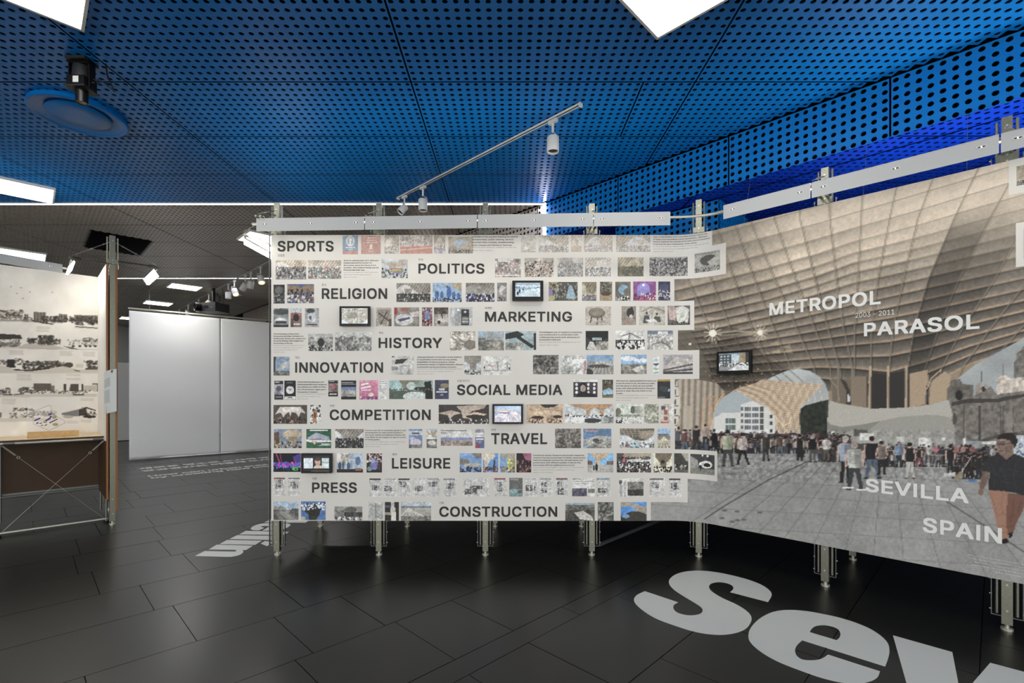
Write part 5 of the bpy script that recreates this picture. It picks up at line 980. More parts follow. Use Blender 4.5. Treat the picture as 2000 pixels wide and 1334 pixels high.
def post(parent, x, y, n, top=3.34, arms=(), slim=False):
    """galvanised post: main profile, tubes and slim flanges either side, foot; arms = list of (direction, length)"""
    n = Vector(n).normalized(); t = Vector((-n.y, n.x, 0)); ax = (t, n, UP); c = Vector((x, y, 0))
    m = MB(); m.box(c+UP*((top+.04)/2), (.052, .008, top-.04), ax).box(c+t*.024-n*.02+UP*((top+.04)/2), (.005, .036, top-.04), ax).box(c-t*.024-n*.02+UP*((top+.04)/2), (.005, .036, top-.04), ax)
    p = m.build('post', M_STEEL, parent)
    f = MB(); f.tube(c-n*.018+UP*.0, c-n*.018+UP*.016, .03, 16).tube(c-n*.018+UP*.016, c-n*.018+UP*.06, .012, 10); f.build('foot', M_TUBE, p)
    for sg in (-1, 1):
        q = c+t*sg*.047-n*.015
        MB().tube(q+UP*(3.0 if slim else .1), q+UP*(top-.02), .0085, 10).build('side_tube', M_STEEL, p)
        if slim: continue
        s = MB(); s.box(q+t*sg*.026+UP*((top-.25+.085)/2), (.004, .02, top-.335), ax); s.box(q+t*sg*.004+UP*.088, (.05, .02, .004), ax); s.build('flange', M_STEELD, p)
    b = MB()
    for z in (.13, .3, top-.06, 3.09, 3.05):
        b.tube(c+n*.004+UP*z, c+n*.011+UP*z, .006, 8)
    for z in (() if slim else (.12, .22, .32, 3.08)):
        for sg in (-1, 1): b.tube(c+t*sg*.07-n*.015+UP*z, c+t*sg*.083-n*.015+UP*z, .0045, 8)
    tag(b.build('bolts', M_TUBE, p), kind='stuff')
    MB().box(c+n*.006+UP*3.075, (.1, .006, .05), ax).build('bracket', M_STEEL, p)
    for d, L, z in arms:
        d = Vector(d).normalized(); s0 = c+UP*z; e = s0+d*L
        MB().tube(s0+t*.02, e+t*.02, .009, 8).tube(s0-t*.02, e-t*.02, .009, 8).box(e-d*.05, (.06, .012, .03), (t, d, UP)).box(s0+d*L*.35, (.06, .012, .02), (t, d, UP)).build('arm', M_STEEL, p)
        tension(p, c+UP*(top-.07)+d*.012, e+UP*.02)
    return p
NF = Vector((0, -1, 0)); NR = Vector((-q5, -q5, 0))
ZBAR = 3.1
for x in (541, 740, 948, 1156):
    X = (x-CX)/F*4.6; post(wall, X, 4.592, NF, arms=((NF, .34, ZBAR),))
X, Y = gp(1367, 1090); post(wall, X, Y+.03, (-.38, -.92, 0), top=3.36)
for x, y in ((1611, 1151), (1967, 1241)):
    r_ = (x-CX)/F; Y = 6.365/(1+r_); X = r_*Y; post(wall, X, Y, NR, arms=((NR, .38, ZBAR),))
# rails along the back of the boards
for z in (.42, 1.6, 2.9):
    WALL.sheet('rail', .03, WALL.L-.05, z-.025, z+.025, -.022, .012, M_STEELD, wall)
# rear side of the island: second board with its own posts, and the left flank
rear = thing('rear_exhibition_wall', 'back half of the display island, only feet and side light showing behind the photo wall', 'exhibition wall', (-.3, 5.62, 0))
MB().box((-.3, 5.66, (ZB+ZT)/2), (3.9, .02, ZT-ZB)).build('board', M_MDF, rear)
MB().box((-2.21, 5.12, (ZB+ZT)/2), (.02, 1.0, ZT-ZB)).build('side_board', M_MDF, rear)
for x in (625, 795, 967, 1136):
    X, Y = gp(x, 1029); post(rear, X, Y, NF, top=3.3)
X, Y = gp(1665, 1094); post(rear, X, Y, NR, top=3.2)
MB().tube((*gp(1172, 1069), .03), (*gp(1312, 1016), .06), .02, 12).build('brace', M_STEELD, rear)
MB().box((2.9, 4.35, .30), (3.4, .02, .1), ((q5, -q5, 0), (q5, q5, 0), UP)).build('rail', M_VOID, rear)

# ------------------------------------------------------------------ light bars
def light_bar(label, a, b, zt, h, n, slots, seams, emit=True, glow_out=False):
    """sheet metal bar from a to b (plan points); n points away from the lit wall"""
    a = Vector((a[0], a[1], 0)); b = Vector((b[0], b[1], 0)); d = (b-a); L = d.length; d.normalize(); n = Vector(n).normalized(); mid = (a+b)/2
    t = thing('light_bar', label, 'light bar', (mid.x, mid.y, zt-h), 'sheet metal light bars over the display walls')
    cuts = [0]+[s_*L for s_ in seams]+[L]
    for p, q in zip(cuts[:-1], cuts[1:]):
        c = a+d*(p+q)/2; m = MB(); m.box(c+UP*(zt-h/2), (q-p-.008, .004, h), (d, n, UP)); m.box(c-n*.006+UP*zt, (q-p-.008, .016, .004), (d, n, UP)); m.build('cover', M_BARG, t)
    MB().box(mid-n*.012+UP*(zt-.026), (L-.04, .006, .022), (d, n, UP)).build('led_channel', M_STEELD, t)
    MB().box(mid-n*.03+UP*(zt-.026), (L-.05, .022, .01), (d, n, UP)).build('led_strip', M_BAREM, t)
    for s_ in slots:
        c = a+d*s_*L+n*.0028+UP*(zt-h*.44); m = MB(); R = []
        for k in range(16):
            an = 2*math.pi*k/16; R.append(c+d*(math.copysign(.016, math.cos(an))+math.cos(an)*.0062)+UP*math.sin(an)*.0062)
        m.path(R+[R[0]], .0022, 5); o = m.build('slot_rim', M_LETW, t)
        MB().box(c, (.03, .002, .006), (d, n, UP)).build('slot', M_BLACKM, o)
        MB().box(c, (.006, .004, .007), (d, n, UP)).build('slot_leak', M_SLOT, o)  # small glow stands in for lamp light leaking through the slot
    m = MB(); m.tube(a-d*.06-n*.045+UP*(zt-.03), b+d*.06-n*.045+UP*(zt-.03), .011, 10); m.build('carrier_tube', M_TUBE, t)
    return t
hb = 1.54
A_ = ((500-CX)/F*4.293, 4.293); B_ = ((1310-CX)/F*4.134, 4.134)
sl = [(x-500)/810 for x in (518, 610, 701, 736, 828, 922, 957, 1050, 1143, 1180, 1292)]
light_bar('long grey light bar with slots above the rows of photos', A_, B_, CAMZ+hb, .1135, (-.03, -1, 0), sl, [(x-500)/810 for x in (718, 940, 1164)])
Yr1, Yr2 = F*hb/364, F*hb/516
a_ = ((1412-CX)/F*Yr1, Yr1); b_ = ((2000-CX)/F*Yr2, Yr2); dd = Vector((b_[0]-a_[0], b_[1]-a_[1])); b2 = (a_[0]+dd.x*1.35, a_[1]+dd.y*1.35)
ld = Vector((dd.x, dd.y, 0)).length*1.35
def frac(x):                       # where a pixel column meets the bar
    k = np.linspace(0, 1, 2000); X = a_[0]+dd.x*1.35*k; Y = a_[1]+dd.y*1.35*k; return float(np.interp(x, CX+F*X/Y, k))
light_bar('long grey light bar with slots slanting above the mural photograph', a_, b2, CAMZ+hb, .112, (-q5, -q5, 0), [frac(x) for x in (1431, 1562, 1608, 1749, 1917, 1988)], [frac(x) for x in (1584, 1953)])
rb = thing('light_bar', 'unseen light bar added behind the mural wall, lighting the low blue ceiling', 'light bar', (3.6, 3.2, 2.8), 'sheet metal light bars over the display walls')  # added lamp, hidden by the board, brightens the low ceiling panels
ra, rb_ = Vector((2.72, 4.02, 2.8)), Vector((4.9, 1.84, 2.8)); rdn = (rb_-ra).normalized()
MB().box((ra+rb_)/2, ((rb_-ra).length, .1, .012), (rdn, (q5, q5, 0), UP)).build('cover', M_BARG, rb)
MB().box((ra+rb_)/2+UP*.012, ((rb_-ra).length-.04, .05, .01), (rdn, (q5, q5, 0), UP)).build('led_strip', M_BAREM, rb)
for k in (.1, .5, .9):
    p_ = ra+(rb_-ra)*k; MB().tube(p_, p_-Vector((q5, q5, 0))*.3, .009, 8).build('arm', M_STEEL, rb)
ct = MB(); P = []
p0 = Vector((B_[0]-.1, B_[1]+.05, CAMZ+hb-.03)); p3 = Vector((a_[0]+.08, a_[1]+.01, CAMZ+hb-.03))
for k in range(13):
    u = k/12; c1 = p0+Vector((.3, -.01, 0)); c2 = p3+Vector((-.14, .14, 0)); P.append(p0*(1-u)**3+c1*3*u*(1-u)**2+c2*3*u*u*(1-u)+p3*u**3)
tag(ct.path(P, .011, 10).build('conduit', M_TUBE), 'bent steel tube joining the two grey light bars', 'tube')
# flank bar running away behind the left end of the photo wall
light_bar('bright light bar running back behind the left end of the photo wall', (-2.44, 4.42), (-2.42, 5.75), CAMZ+1.45, .1, (-1, 0, 0), [.2, .7], [.5])
fp0 = thing('light_bar', 'glowing lamp plate with turnbuckle cable just left of the heading SPORTS', 'light bar', (-2.4, 4.9, 2.85), 'sheet metal light bars over the display walls')
MB().box((-2.36, 4.95, CAMZ+1.42), (.1, .95, .006), ((1, 0, .0), (0, 1, 0), UP)).build('reflector', M_WHITE, fp0)
MB().box((-2.37, 4.95, CAMZ+1.412), (.05, .93, .006)).build('led_strip', M_BAREM, fp0)
tension(fp0, (-2.18, 4.62, 3.28), (-2.47, 4.45, 3.02))

# ------------------------------------------------------------------ left display stand
stand = thing('display_stand', 'white display stand with panoramic townscape strips and a post with timber edges', 'exhibition wall', (-5.6, 6, 0))
ZS = 1.02
LWALL.sheet('board', 0, LWALL.L, ZS, ZT, -.001, .018, M_PAPER, stand)
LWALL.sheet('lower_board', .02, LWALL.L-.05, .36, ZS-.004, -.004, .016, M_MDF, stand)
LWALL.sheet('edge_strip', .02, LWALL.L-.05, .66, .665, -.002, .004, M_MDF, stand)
LWALL.sheet('bottom_rail', .0, LWALL.L, .33, .36, -.002, .02, M_STEELD, stand)
# panoramas: painted on one printed sheet
pn = Img(-70, 505, 206, 862, 'd9d5cd')
nz = vnoise(pn.h, pn.w, 40, 9, 4); pn.a *= (1+(nz-.5)*.16)[..., None]
pr = random.Random(8)
def yl(x, y): return y+(x/202.)*((543-521)-(y-521)*(.11+.13)/(520)*0)     # top line falls to the right
def band(y_l, y_r, h_l, h_r, fn):
    for x in range(-70, 193):
        k = x/192.; yt, hh = y_l+(y_r-y_l)*k, h_l+(h_r-h_l)*k; fn(x, yt, hh)
def trees(x0, x1, y0, y1, n, pal, rr=3.):
    for _ in range(n): pn.ell(pr.uniform(x0, x1), pr.uniform(y0, y1), pr.uniform(.5, 1)*rr, pr.uniform(.5, 1)*rr*.8, pr.choice(pal), .62)
DK = ['2a2622', '38332e', '4a443d', '1f1c19', '5c564e']; MD = ['5c564e', '7a746a', '3a342e', 'a39c90', '2a2622']
def slantx(x, y0, y1): return y0+(y1-y0)*x/192.
# strip 1
pn.poly([(-70, 612), (20, 605), (42, 607), (42, 622), (-70, 622)], 'b5aea2', .8); trees(-70, 45, 606, 622, 170, MD, 3)
for x0, x1, y0 in ((47, 55, 613), (66, 90, 609), (103, 116, 618), (115, 132, 613), (135, 141, 620), (145, 191, 615)):
    pn.poly([(x0, y0), (x1, y0+1.5), (x1, 629), (x0, 628)], '6b645a')
    for x in range(x0+2, x1, 3): pn.line([(x, y0+1), (x, 628)], 'a9a296' if (x // 3) % 2 else '4a443d', .8, .7)
trees(82, 150, 618, 630, 110, DK, 3); trees(148, 191, 618, 634, 90, DK, 3.4); trees(-70, 82, 620, 626, 80, DK, 2)
pn.poly([(-70, 625), (60, 624), (108, 633), (60, 629)], '7f786c', .6); pn.line([(62, 626), (85, 631), (104, 633)], '3a342e', 2.2); pn.line([(147, 638), (191, 641)], '554f46', 2)
pn.line([(-70, 627), (0, 627), (40, 625)], '8d877c', 1.3)
# strip 2
pn.poly([(-70, 648), (2, 652), (40, 654), (44, 662), (0, 663), (-70, 662)], '38332e'); trees(-70, 40, 663, 677, 130, MD, 2.6); pn.poly([(-70, 668), (42, 669), (38, 677), (-70, 678)], '5c564e', .6)
trees(55, 75, 661, 671, 45, DK, 3); trees(76, 104, 656, 673, 130, DK, 3.2); trees(104, 117, 662, 672, 40, MD, 2.6); trees(130, 191, 664, 674, 60, ['8d877c', '5c564e', 'c9c3b8', '3a342e'], 2.4); trees(160, 191, 660, 668, 40, MD, 2.5)
pn.poly([(35, 679), (50, 671), (100, 673), (126, 680), (110, 683), (35, 681)], '9a9488', .6); pn.poly([(123, 676), (140, 678), (156, 683), (140, 682)], '48423b', .9)
for x in (143, 156, 168, 176, 186): pn.ell(x, 676, 3, 2, '3a342e')
pn.line([(-70, 680), (0, 679), (190, 683)], 'a9a398', 1.2, .7)
# strip 3
trees(-70, 45, 700, 712, 60, DK, 3.2); pn.poly([(14, 702), (28, 702), (30, 718), (12, 718)], '2a2622'); trees(46, 125, 706, 722, 230, DK+['8d877c', '3a342e'], 3.4); pn.ell(134, 713, 9, 5.5, '4a443d'); trees(165, 191, 705, 712, 40, DK, 3); trees(168, 191, 714, 722, 40, DK, 3)
pn.poly([(-70, 722), (-20, 718), (4, 714), (20, 718), (34, 725), (60, 725), (100, 719), (122, 715), (140, 719), (152, 722), (191, 722), (191, 729), (-70, 729)], 'c2bcb0'); pn.line([(26, 722), (60, 724), (98, 719)], '2f2a25', 2.5); pn.line([(144, 723), (156, 725)], '3a342e', 1.6); pn.rect(148, 711, 163, 718, 'c5bfb3')
# strip 4
pn.rect(65, 749, 100, 764, '4a443d'); pn.poly([(100, 753), (107, 753), (107, 766), (100, 766)], '777065'); pn.rect(124, 750, 130, 766, '443e37'); pn.poly([(138, 750), (154, 750), (154, 764), (135, 764)], '4a443d'); pn.rect(159, 750, 163, 765, '3a342e'); pn.rect(163, 753, 188, 762, 'b5aea2'); pn.line([(181, 750), (190, 750), (190, 764)], '2a2622', 1.5)
for y in range(751, 764, 3): pn.line([(66, y), (100, y+1)], '8d877c', .7, .7)
trees(-70, 20, 758, 768, 110, DK, 2.6); trees(36, 66, 757, 768, 70, DK, 2.4); trees(66, 190, 762, 769, 150, DK+['ddd', 'ccc'], 1.7); trees(-70, 45, 769, 772, 40, DK, 2)
pn.poly([(-70, 770), (190, 769), (190, 775), (-70, 776)], 'b5afa4', .7); pn.line([(5, 771), (25, 771)], '2a2622', 1.6); pn.line([(142, 770.5), (164, 771.5)], '1f1c19', 2); pn.line([(28, 771), (46, 769)], '3a342e', 1.4)
# strip 5
trees(26, 66, 797, 803, 40, DK, 2.2); trees(20, 66, 806, 816, 70, MD, 2.2); trees(-70, 8, 806, 816, 70, DK, 3); trees(62, 110, 803, 812, 60, ['8d877c', '77706a', 'a39c90'], 3)
pn.poly([(120, 807), (160, 798), (168, 797), (172, 812), (140, 813), (120, 810)], '3f3a34'); pn.poly([(156, 797), (170, 795), (188, 801), (187, 803), (170, 798)], '2a2622'); trees(160, 190, 804, 812, 30, DK, 2.2); pn.ell(175, 814, 13, 2.6, '2f2a25'); pn.ell(133, 814, 10, 3, '9a9488'); pn.poly([(-70, 818), (60, 816), (100, 818), (100, 822), (-70, 826)], 'b5afa4', .6)
# captions and specks
for x0, x1, y0, nl in ((72, 99, 638, 3), (72, 98, 645, 2), (18, 46, 684, 5), (117, 142, 686, 5), (162, 187, 687, 5), (33, 62, 731, 3), (33, 62, 738, 3), (130, 157, 731, 2), (130, 157, 739, 2), (4, 32, 779, 3), (4, 32, 786, 2), (158, 185, 778, 3), (158, 180, 820, 3), (144, 168, 640, 1), (130, 155, 822, 3)):
    for q in range(nl): pn.line([(x0, y0+q*2), (x1-pr.random()*4, y0+q*2+.4)], '8f897f', .7, .55)
for x, y in ((22, 560), (41, 562), (33, 573), (58, 570), (45, 583), (102, 571)): pn.ell(x, y, 1.4, 1., '5c564e')
sv2 = np.linspace(.02, LWALL.s_of(192.), 230); zv2 = np.linspace(ZS+.002, ZT-.004, 300); S3, Z3 = np.meshgrid(sv2, zv2); PX3, PY3 = LWALL.pix(S3, Z3)
def EL(z): return np.interp(z, [1, 2, 3], [.78, .92, 1.1])
grid_mesh('panorama_print', LWALL.pos(S3, Z3, .001), s2l(sample(pn, PX3, PY3))/EL(Z3)[..., None], M_PRINT, stand)
# short return wall towards us, closed by the post
c0 = Vector((-5.275, 6.27, 0)); c1 = Vector((-4.655, 5.65, 0)); rd = (c1-c0).normalized(); rn = Vector((-q5, -q5, 0))
def rbox(name, m, off, th, z0, z1, e0=0., e1=0.):
    p = c0+rd*e0; q = c1-rd*e1; L = (q-p).length; return MB().box((p+q)/2+rn*off+UP*((z0+z1)/2), (L, th, z1-z0), (rd, rn, UP)).build(name, m, stand)
rbox('return_paper', M_PAPER, .053, .004, .98, ZT)
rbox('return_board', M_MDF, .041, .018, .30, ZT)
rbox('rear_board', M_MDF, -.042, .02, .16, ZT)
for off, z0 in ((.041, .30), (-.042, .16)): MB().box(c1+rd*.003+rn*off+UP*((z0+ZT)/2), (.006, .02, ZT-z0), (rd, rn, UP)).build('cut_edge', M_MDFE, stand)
P5 = post(stand, -4.65, 5.655, (q5, -q5, 0), top=3.38, slim=True, arms=((Vector((q5, q5, 0)), .42, 3.09), (Vector((-q5, -q5, 0)), .36, 3.05)))
post(stand, -5.255, 6.33, (q5, -q5, 0), top=3.2)
post(stand, -6.05, 5.53, (q5, -q5, 0), top=3.3, arms=((Vector((q5, -q5, 0)), .5, 2.98),))
def bar2(label, a, b, zt, n, h=.105): return light_bar(label, a, b, zt, h, n, [.85], [])
aw = LWALL.s_of(-60.); 
pA = at(-90, 498, 4.87); pB = at(123, 518.5, 5.62)
light_bar('grey light bar above the townscape strips at the left edge', (pA.x, pA.y), (pB.x, pB.y), 3.03, .1, (q5, -q5, 0), [.86], [])
def tilted(label, p, q, n):
    """bar seen end-on: slanting reflector with a glowing strip"""
    p = Vector(p); q = Vector(q); d = (q-p).normalized(); n = Vector(n).normalized(); L = (q-p).length; m = (p+q)/2
    t = thing('light_bar', label, 'light bar', m-UP*.1, 'sheet metal light bars over the display walls')
    sl_ = (UP*.85+n*.5).normalized(); f = d.cross(sl_)
    MB().box(m, (L, .1, .004), (d, sl_, f)).build('reflector', M_WHITE, t)
    if f.z > 0: f = -f
    MB().box(m+f*.012, (L-.02, .075, .012), (d, sl_, f)).build('led_strip', M_BAREM, t)
    MB().tube(p-d*.03+UP*.03, q+d*.2+UP*.03, .007, 8).build('carrier_tube', M_TUBE, t)
    return t
e1 = Vector((-4.65, 5.655, 0))+Vector((q5, q5, 0))*.42; e2 = Vector((-4.65, 5.655, 0))-Vector((q5, q5, 0))*.36
tilted('glowing light bar on the right arm of the timber edged post', e1+UP*3.02, e1+Vector((-q5, q5, 0))*.7+UP*3.02, (-q5, -q5, 0))
tilted('glowing light bar on the left arm of the timber edged post', e2+UP*2.99, e2+Vector((-q5, q5, 0))*.55+UP*2.99, (q5, q5, 0))

# paper sheet hung on the post
pw_, ph_ = 26, 40; U, W_ = np.meshgrid(np.linspace(0, 1, pw_), np.linspace(0, 1, ph_))
base = Vector((-4.90, 5.78, 0)); PP = np.zeros((ph_, pw_, 3)); bulge = .05+.05*np.sin(U*math.pi)*(1-.3*W_)+.03*(1-U)*(1-W_)
PP[..., 0] = -4.735+.185*U; PP[..., 1] = 5.635-.045*U-.035*np.sin(U*math.pi)*(.4+.6*W_); PP[..., 2] = 1.33+W_*.49-(1-U)*.04
pi_ = Img(0, 0, pw_, ph_, 'd2d6d4')
for y in (9, 11, 13, 15): pi_.line([(3, y), (16, y-1)], '8f9492', .8, .8)
pi_.rect(2, 18, 15, 30, 'b9c0bd'); pi_.rect(18, 1, 21, 3, '555'); pi_.rect(19, 3, 20, 4, 'b04a3c')
o = grid_mesh('paper_sheet', PP, s2l(pi_.a[::-1]), M_PRINT); tag(o, 'curled white information sheet hung on the timber edged post', 'paper')

# ------------------------------------------------------------------ shelf table in front of the stand
sh0 = Vector((-5.80, 4.79, 0)); sh1 = Vector((-4.80, 5.77-.0, 0)); sd_ = (sh1-sh0).normalized(); sn = Vector((q5, -q5, 0)); Ls = (sh1-sh0).length
tab = thing('shelf_table', 'plywood shelf on a tube frame with crossed cables under the townscape strips', 'shelf', (-5.4, 5.4, 0))
ztab = 1.005
cb_ = (sh0+sh1)/2-sn*.335
MB().box(cb_+UP*(ztab+.016), (Ls, .68, .018), (sd_, sn, UP)).build('shelf_top', M_WOOD, tab)
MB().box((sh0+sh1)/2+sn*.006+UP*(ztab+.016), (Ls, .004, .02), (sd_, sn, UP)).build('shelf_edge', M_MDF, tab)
MB().tube(sh0-sd_*.05+UP*(ztab-.008), sh1+sd_*.0+UP*(ztab-.008), .013, 12).build('frame_tube', M_TUBE, tab)
MB().tube(sh0-sd_*.05+UP*.045, sh1+UP*.045, .012, 12).build('frame_tube', M_TUBE, tab)
for p in (sh0+sd_*.50, sh1-sd_*.015):
    MB().tube(p+UP*.02, p+UP*(ztab-.01), .012, 12).build('leg', M_STEELD, tab)
    MB().tube(p-sn*.62+UP*.04, p-sn*.62+UP*(ztab-.01), .012, 12).build('leg', M_STEELD, tab)
    MB().tube(p, p+UP*.02, .024, 12).build('foot', M_BLACK, tab)
MB().tube(sh1-sd_*.0+UP*(ztab-.008), sh1-sn*.62+UP*(ztab-.008), .011, 10).build('frame_tube', M_STEELD, tab)
MB().tube(sh0-sd_*.05-sn*.62+UP*.33, sh1-sn*.62+UP*.33, .012, 10).build('frame_tube', M_STEELD, tab)
ca, cb2 = sh0+sd_*.53, sh1-sd_*.04
for a, b in ((ca+UP*(ztab-.03), cb2+UP*.06), (cb2+UP*(ztab-.03), ca+UP*.06)):
    d = b-a; MB().tube(a+d*.16, b, .0016, 6).build('cross_cable', M_TUBE, tab); t2 = MB(); t2.tube(a+sd_*.006, a+d*.12+sd_*.006, .0025, 6).tube(a-sd_*.006, a+d*.12-sd_*.006, .0025, 6); ring(t2, a+d*.145, sn, .012, .003); t2.build('turnbuckle', M_TUBE, tab)
for p in (sh0+sd_*.58, sh1-sd_*.09): MB().tube(p-sd_*.045+UP*(ztab-.008), p+sd_*.045+UP*(ztab-.008), .0155, 12).build('sleeve', M_STEELD, tab)
# acrylic plate in a timber block
acr = bpy.data.materials.new('clear_acrylic'); acr.use_nodes = True; nt = acr.node_tree; nt.nodes.clear()
out = nt.nodes.new('ShaderNodeOutputMaterial'); mx = nt.nodes.new('ShaderNodeMixShader'); tr = nt.nodes.new('ShaderNodeBsdfTransparent'); pb_ = nt.nodes.new('ShaderNodeBsdfPrincipled')
pb_.inputs['Base Color'].default_value = (.75, .75, .78, 1); pb_.inputs['Roughness'].default_value = .1; mx.inputs[0].default_value = .12
nt.links.new(tr.outputs[0], mx.inputs[1]); nt.links.new(pb_.outputs[0], mx.inputs[2]); nt.links.new(mx.outputs[0], out.inputs[0])
SHP = Path(lambda sv: (sh0.x-sn.x*.22+np.asarray(sv)*sd_.x, sh0.y-sn.y*.22+np.asarray(sv)*sd_.y, 0*np.asarray(sv)+sn.x, 0*np.asarray(sv)+sn.y), 1.4)
u0, u1 = SHP.s_of(53.), SHP.s_of(154.); zt_ = float(SHP.z_of(100., 775.))
sg = thing('acrylic_sign', 'clear acrylic sign with a purple site diagram in a pine block on the shelf', 'sign', tuple(SHP.pos(np.array([(u0+u1)/2]), np.array([ztab+.025]))[0]))
pc_ = Vector(SHP.pos(np.array([(u0+u1)/2]), np.array([0.]))[0])
MB().box(pc_+UP*((ztab+.03+zt_)/2), (u1-u0, .004, zt_-ztab-.03), (sd_, sn, UP)).build('acrylic_plate', acr, sg)
MB().box(pc_+sn*.014+UP*(ztab+.06), (u1-u0, .02, .07), (sd_, sn, UP)).box(pc_-sn*.016+UP*(ztab+.06), (u1-u0, .02, .07), (sd_, sn, UP)).build('timber_block', mat('pine', (205, 168, 112), .5, noise=.12, nscale=30), sg)
M_PUR = mat('purple_ink', (66, 50, 128), .5); M_OLV = mat('olive_ink', (176, 170, 120), .5); M_LINE = mat('grey_line_ink', (105, 102, 108), .5)
def spt(x, y): return Vector(SHP.pos(np.array([SHP.s_of(x)]), np.array([SHP.z_of(x, y)]), .0035)[0])
m = MB(); pts = [(65, 804), (96, 791), (100, 793), (100, 807), (126, 822), (127, 826), (96, 841), (65, 828), (65, 804)]
m.path([spt(*q) for q in pts], .0016, 4); m.build('outline_print', M_LINE, sg)
m = MB()
for q in ([(67, 820), (79, 815), (79, 818), (67, 823)], [(88, 821), (99, 814), (99, 818), (90, 823)], [(96, 825), (113, 817), (113, 819), (97, 827)], [(94, 809), (101, 806), (101, 810), (94, 811)], [(70, 826), (75, 824), (75, 827), (71, 828)], [(76, 827), (82, 825), (82, 827), (77, 828)], [(86, 831), (92, 828), (92, 830), (87, 832)], [(79, 831), (84, 829), (84, 831), (80, 832)], [(97, 813), (101, 812), (101, 815), (97, 816)]):
    b = len(m.v); m.v += [tuple(spt(*z)) for z in q]; m.f.append(tuple(range(b, b+4)))
m.build('diagram_print', M_PUR, sg)
m = MB()
for cx0, cy0, rx, ry in ((88, 824, 4, 2.5), (106, 815, 5, 3), (108, 829, 6, 3)):
    b = len(m.v); m.v += [tuple(spt(cx0+rx*math.cos(a*.5236), cy0+ry*math.sin(a*.5236))) for a in range(12)]; m.f.append(tuple(range(b, b+12)))
m.build('diagram_print', M_OLV, sg)

# ------------------------------------------------------------------ white hanging screen
ban = thing('hanging_screen', 'tall white fabric screen hanging to the floor behind the stand', 'screen', (-7.5, 11.9, 0))
g0, g1 = Vector((*gp(252, 900, .01), 0)), Vector((*gp(528, 880, .01), 0)); bd = (g1-g0); g2 = g0+bd*1.25; Lb = bd.length*1.25; bd.normalize(); bn = Vector((bd.y, -bd.x, 0))
ztop = CAMZ+164/F*g0.y; xm = .61/1.25
def cloth(name, f0, f1):
    nx, nz_ = 40, 50; V = []; Fs = []
    for j in range(nz_+1):
        for i in range(nx+1):
            u = f0+(f1-f0)*i/nx; w = j/nz_; z = .03+(ztop-.05-.03)*w
            off = .012*math.sin(u*23+w*3)*(1-w)+.018*math.sin(u*9+1)*(1-w)**2+.006*math.sin(w*17+u*4)
            p = g0+bd*(u*Lb)+bn*off; V.append((p.x, p.y, z))
    for j in range(nz_):
        for i in range(nx): a = j*(nx+1)+i; Fs.append((a, a+1, a+nx+2, a+nx+1))
    o = MB().add(V, Fs).build(name, M_FAB, ban, smooth=True)
    md = o.modifiers.new('thickness', 'SOLIDIFY'); md.thickness = .003
cloth('fabric_panel', 0, xm-.0012); cloth('fabric_panel', xm+.0012, 1)
MB().tube(g0-bd*.02+UP*ztop, g2+UP*ztop, .022, 10).build('top_rail', M_TUBE, ban)
MB().tube(g0+UP*.03, g2+UP*.03, .012, 8).build('hem_rod', M_FAB, ban)
for k in (.1, .5, .9):
    p = g0+bd*Lb*k; MB().tube(p+UP*ztop, p+UP*HC, .003, 6).build('cable', M_STEELD, ban)
# pale partition far behind
pt = thing('partition', 'pale partition wall far behind the hanging screen', 'partition', (-11, 14.5, 0))
MB().box((-12.2, 15.9, 1.25), (4.5, .08, 2.5), ((q5, q5, 0), (-q5, q5, 0), UP)).build('panel', M_WALL, pt)

# ------------------------------------------------------------------ monitors on the wall
def monitor(x0, y0, x1, y1, label, art, bz=(.06, .1)):
    s0, s1 = WALL.s_of(x0), WALL.s_of(x1); zt0, zb0 = WALL.z_of(x0, y0), WALL.z_of(x0, y1); sm = (s0+s1)/2
    P = Vector(WALL.pos(np.array([sm]), np.array([(zt0+zb0)/2]))[0]); X, Y, nx, ny = WALL.fn(np.array([sm])); n = Vector((float(nx[0]), float(ny[0]), 0)); d = Vector((-n.y, n.x, 0)); w, h = s1-s0, zt0-zb0
    if n.x < -.5: P = P+n*.0
    t = thing('monitor', label, 'monitor', tuple(P-UP*h/2), 'small monitors on the exhibition wall')
    if d.x < 0: d = -d
    MB().box(P+n*.02, (w*.6, .03, h*.6), (d, n, UP)).build('wall_bracket', M_BLACKM, t)
    m = MB(); m.box(P+n*.033, (w, .03, h), (d, n, UP)); e = .0045
    for sg_ in (-1, 1):
        m.box(P+n*.049+d*sg_*(w/2-.007), (.014, .005, h), (d, n, UP)); m.box(P+n*.049+UP*sg_*(h/2-.009), (w-.028, .005, .018), (d, n, UP))
    cs = m.build('casing', M_BLACK, t)
    im = pic(56, 36, 'cmd', art); sw, shh = w*(1-2*bz[0]), h*(1-bz[0]-bz[1]); k1, k2 = np.meshgrid(np.linspace(-.5, .5, 56), np.linspace(-.5, .5, 36))
    c = P+n*.0487+UP*(h*(bz[1]-bz[0])/2); PPs = np.array(c)+k1[..., None]*np.array(d)*sw+k2[..., None]*np.array(UP)*shh
    grid_mesh('screen', PPs, s2l(im[::-1]), M_SCREEN, t)
    MB().box(P+n*.05-UP*(h/2-.008)+d*w*.38, (.012, .003, .004), (d, n, UP)).build('power_button', M_STEELD, t)
monitor(1000.5, 550.5, 1060.5, 589, 'small black monitor showing a pale blue snowy scene, in the row beside RELIGION', ('bcd0dd', [('r', 0, 0, 1, .2, '8fa3ae'), ('p', [(0, .45), (1, .3), (1, .38), (0, .6)], '9ab4c6'), ('e', .18, .6, .04, .14, '1d2830'), ('e', .32, .5, .03, .1, '2a3640'), ('e', .1, .75, .04, .14, '1d2830'), ('s', .3, .42, ['567', '89a', '345'], 1.3), ('l', [(.2, .75), (.6, .4)], '6f8898', 1)]), (.1, .2))
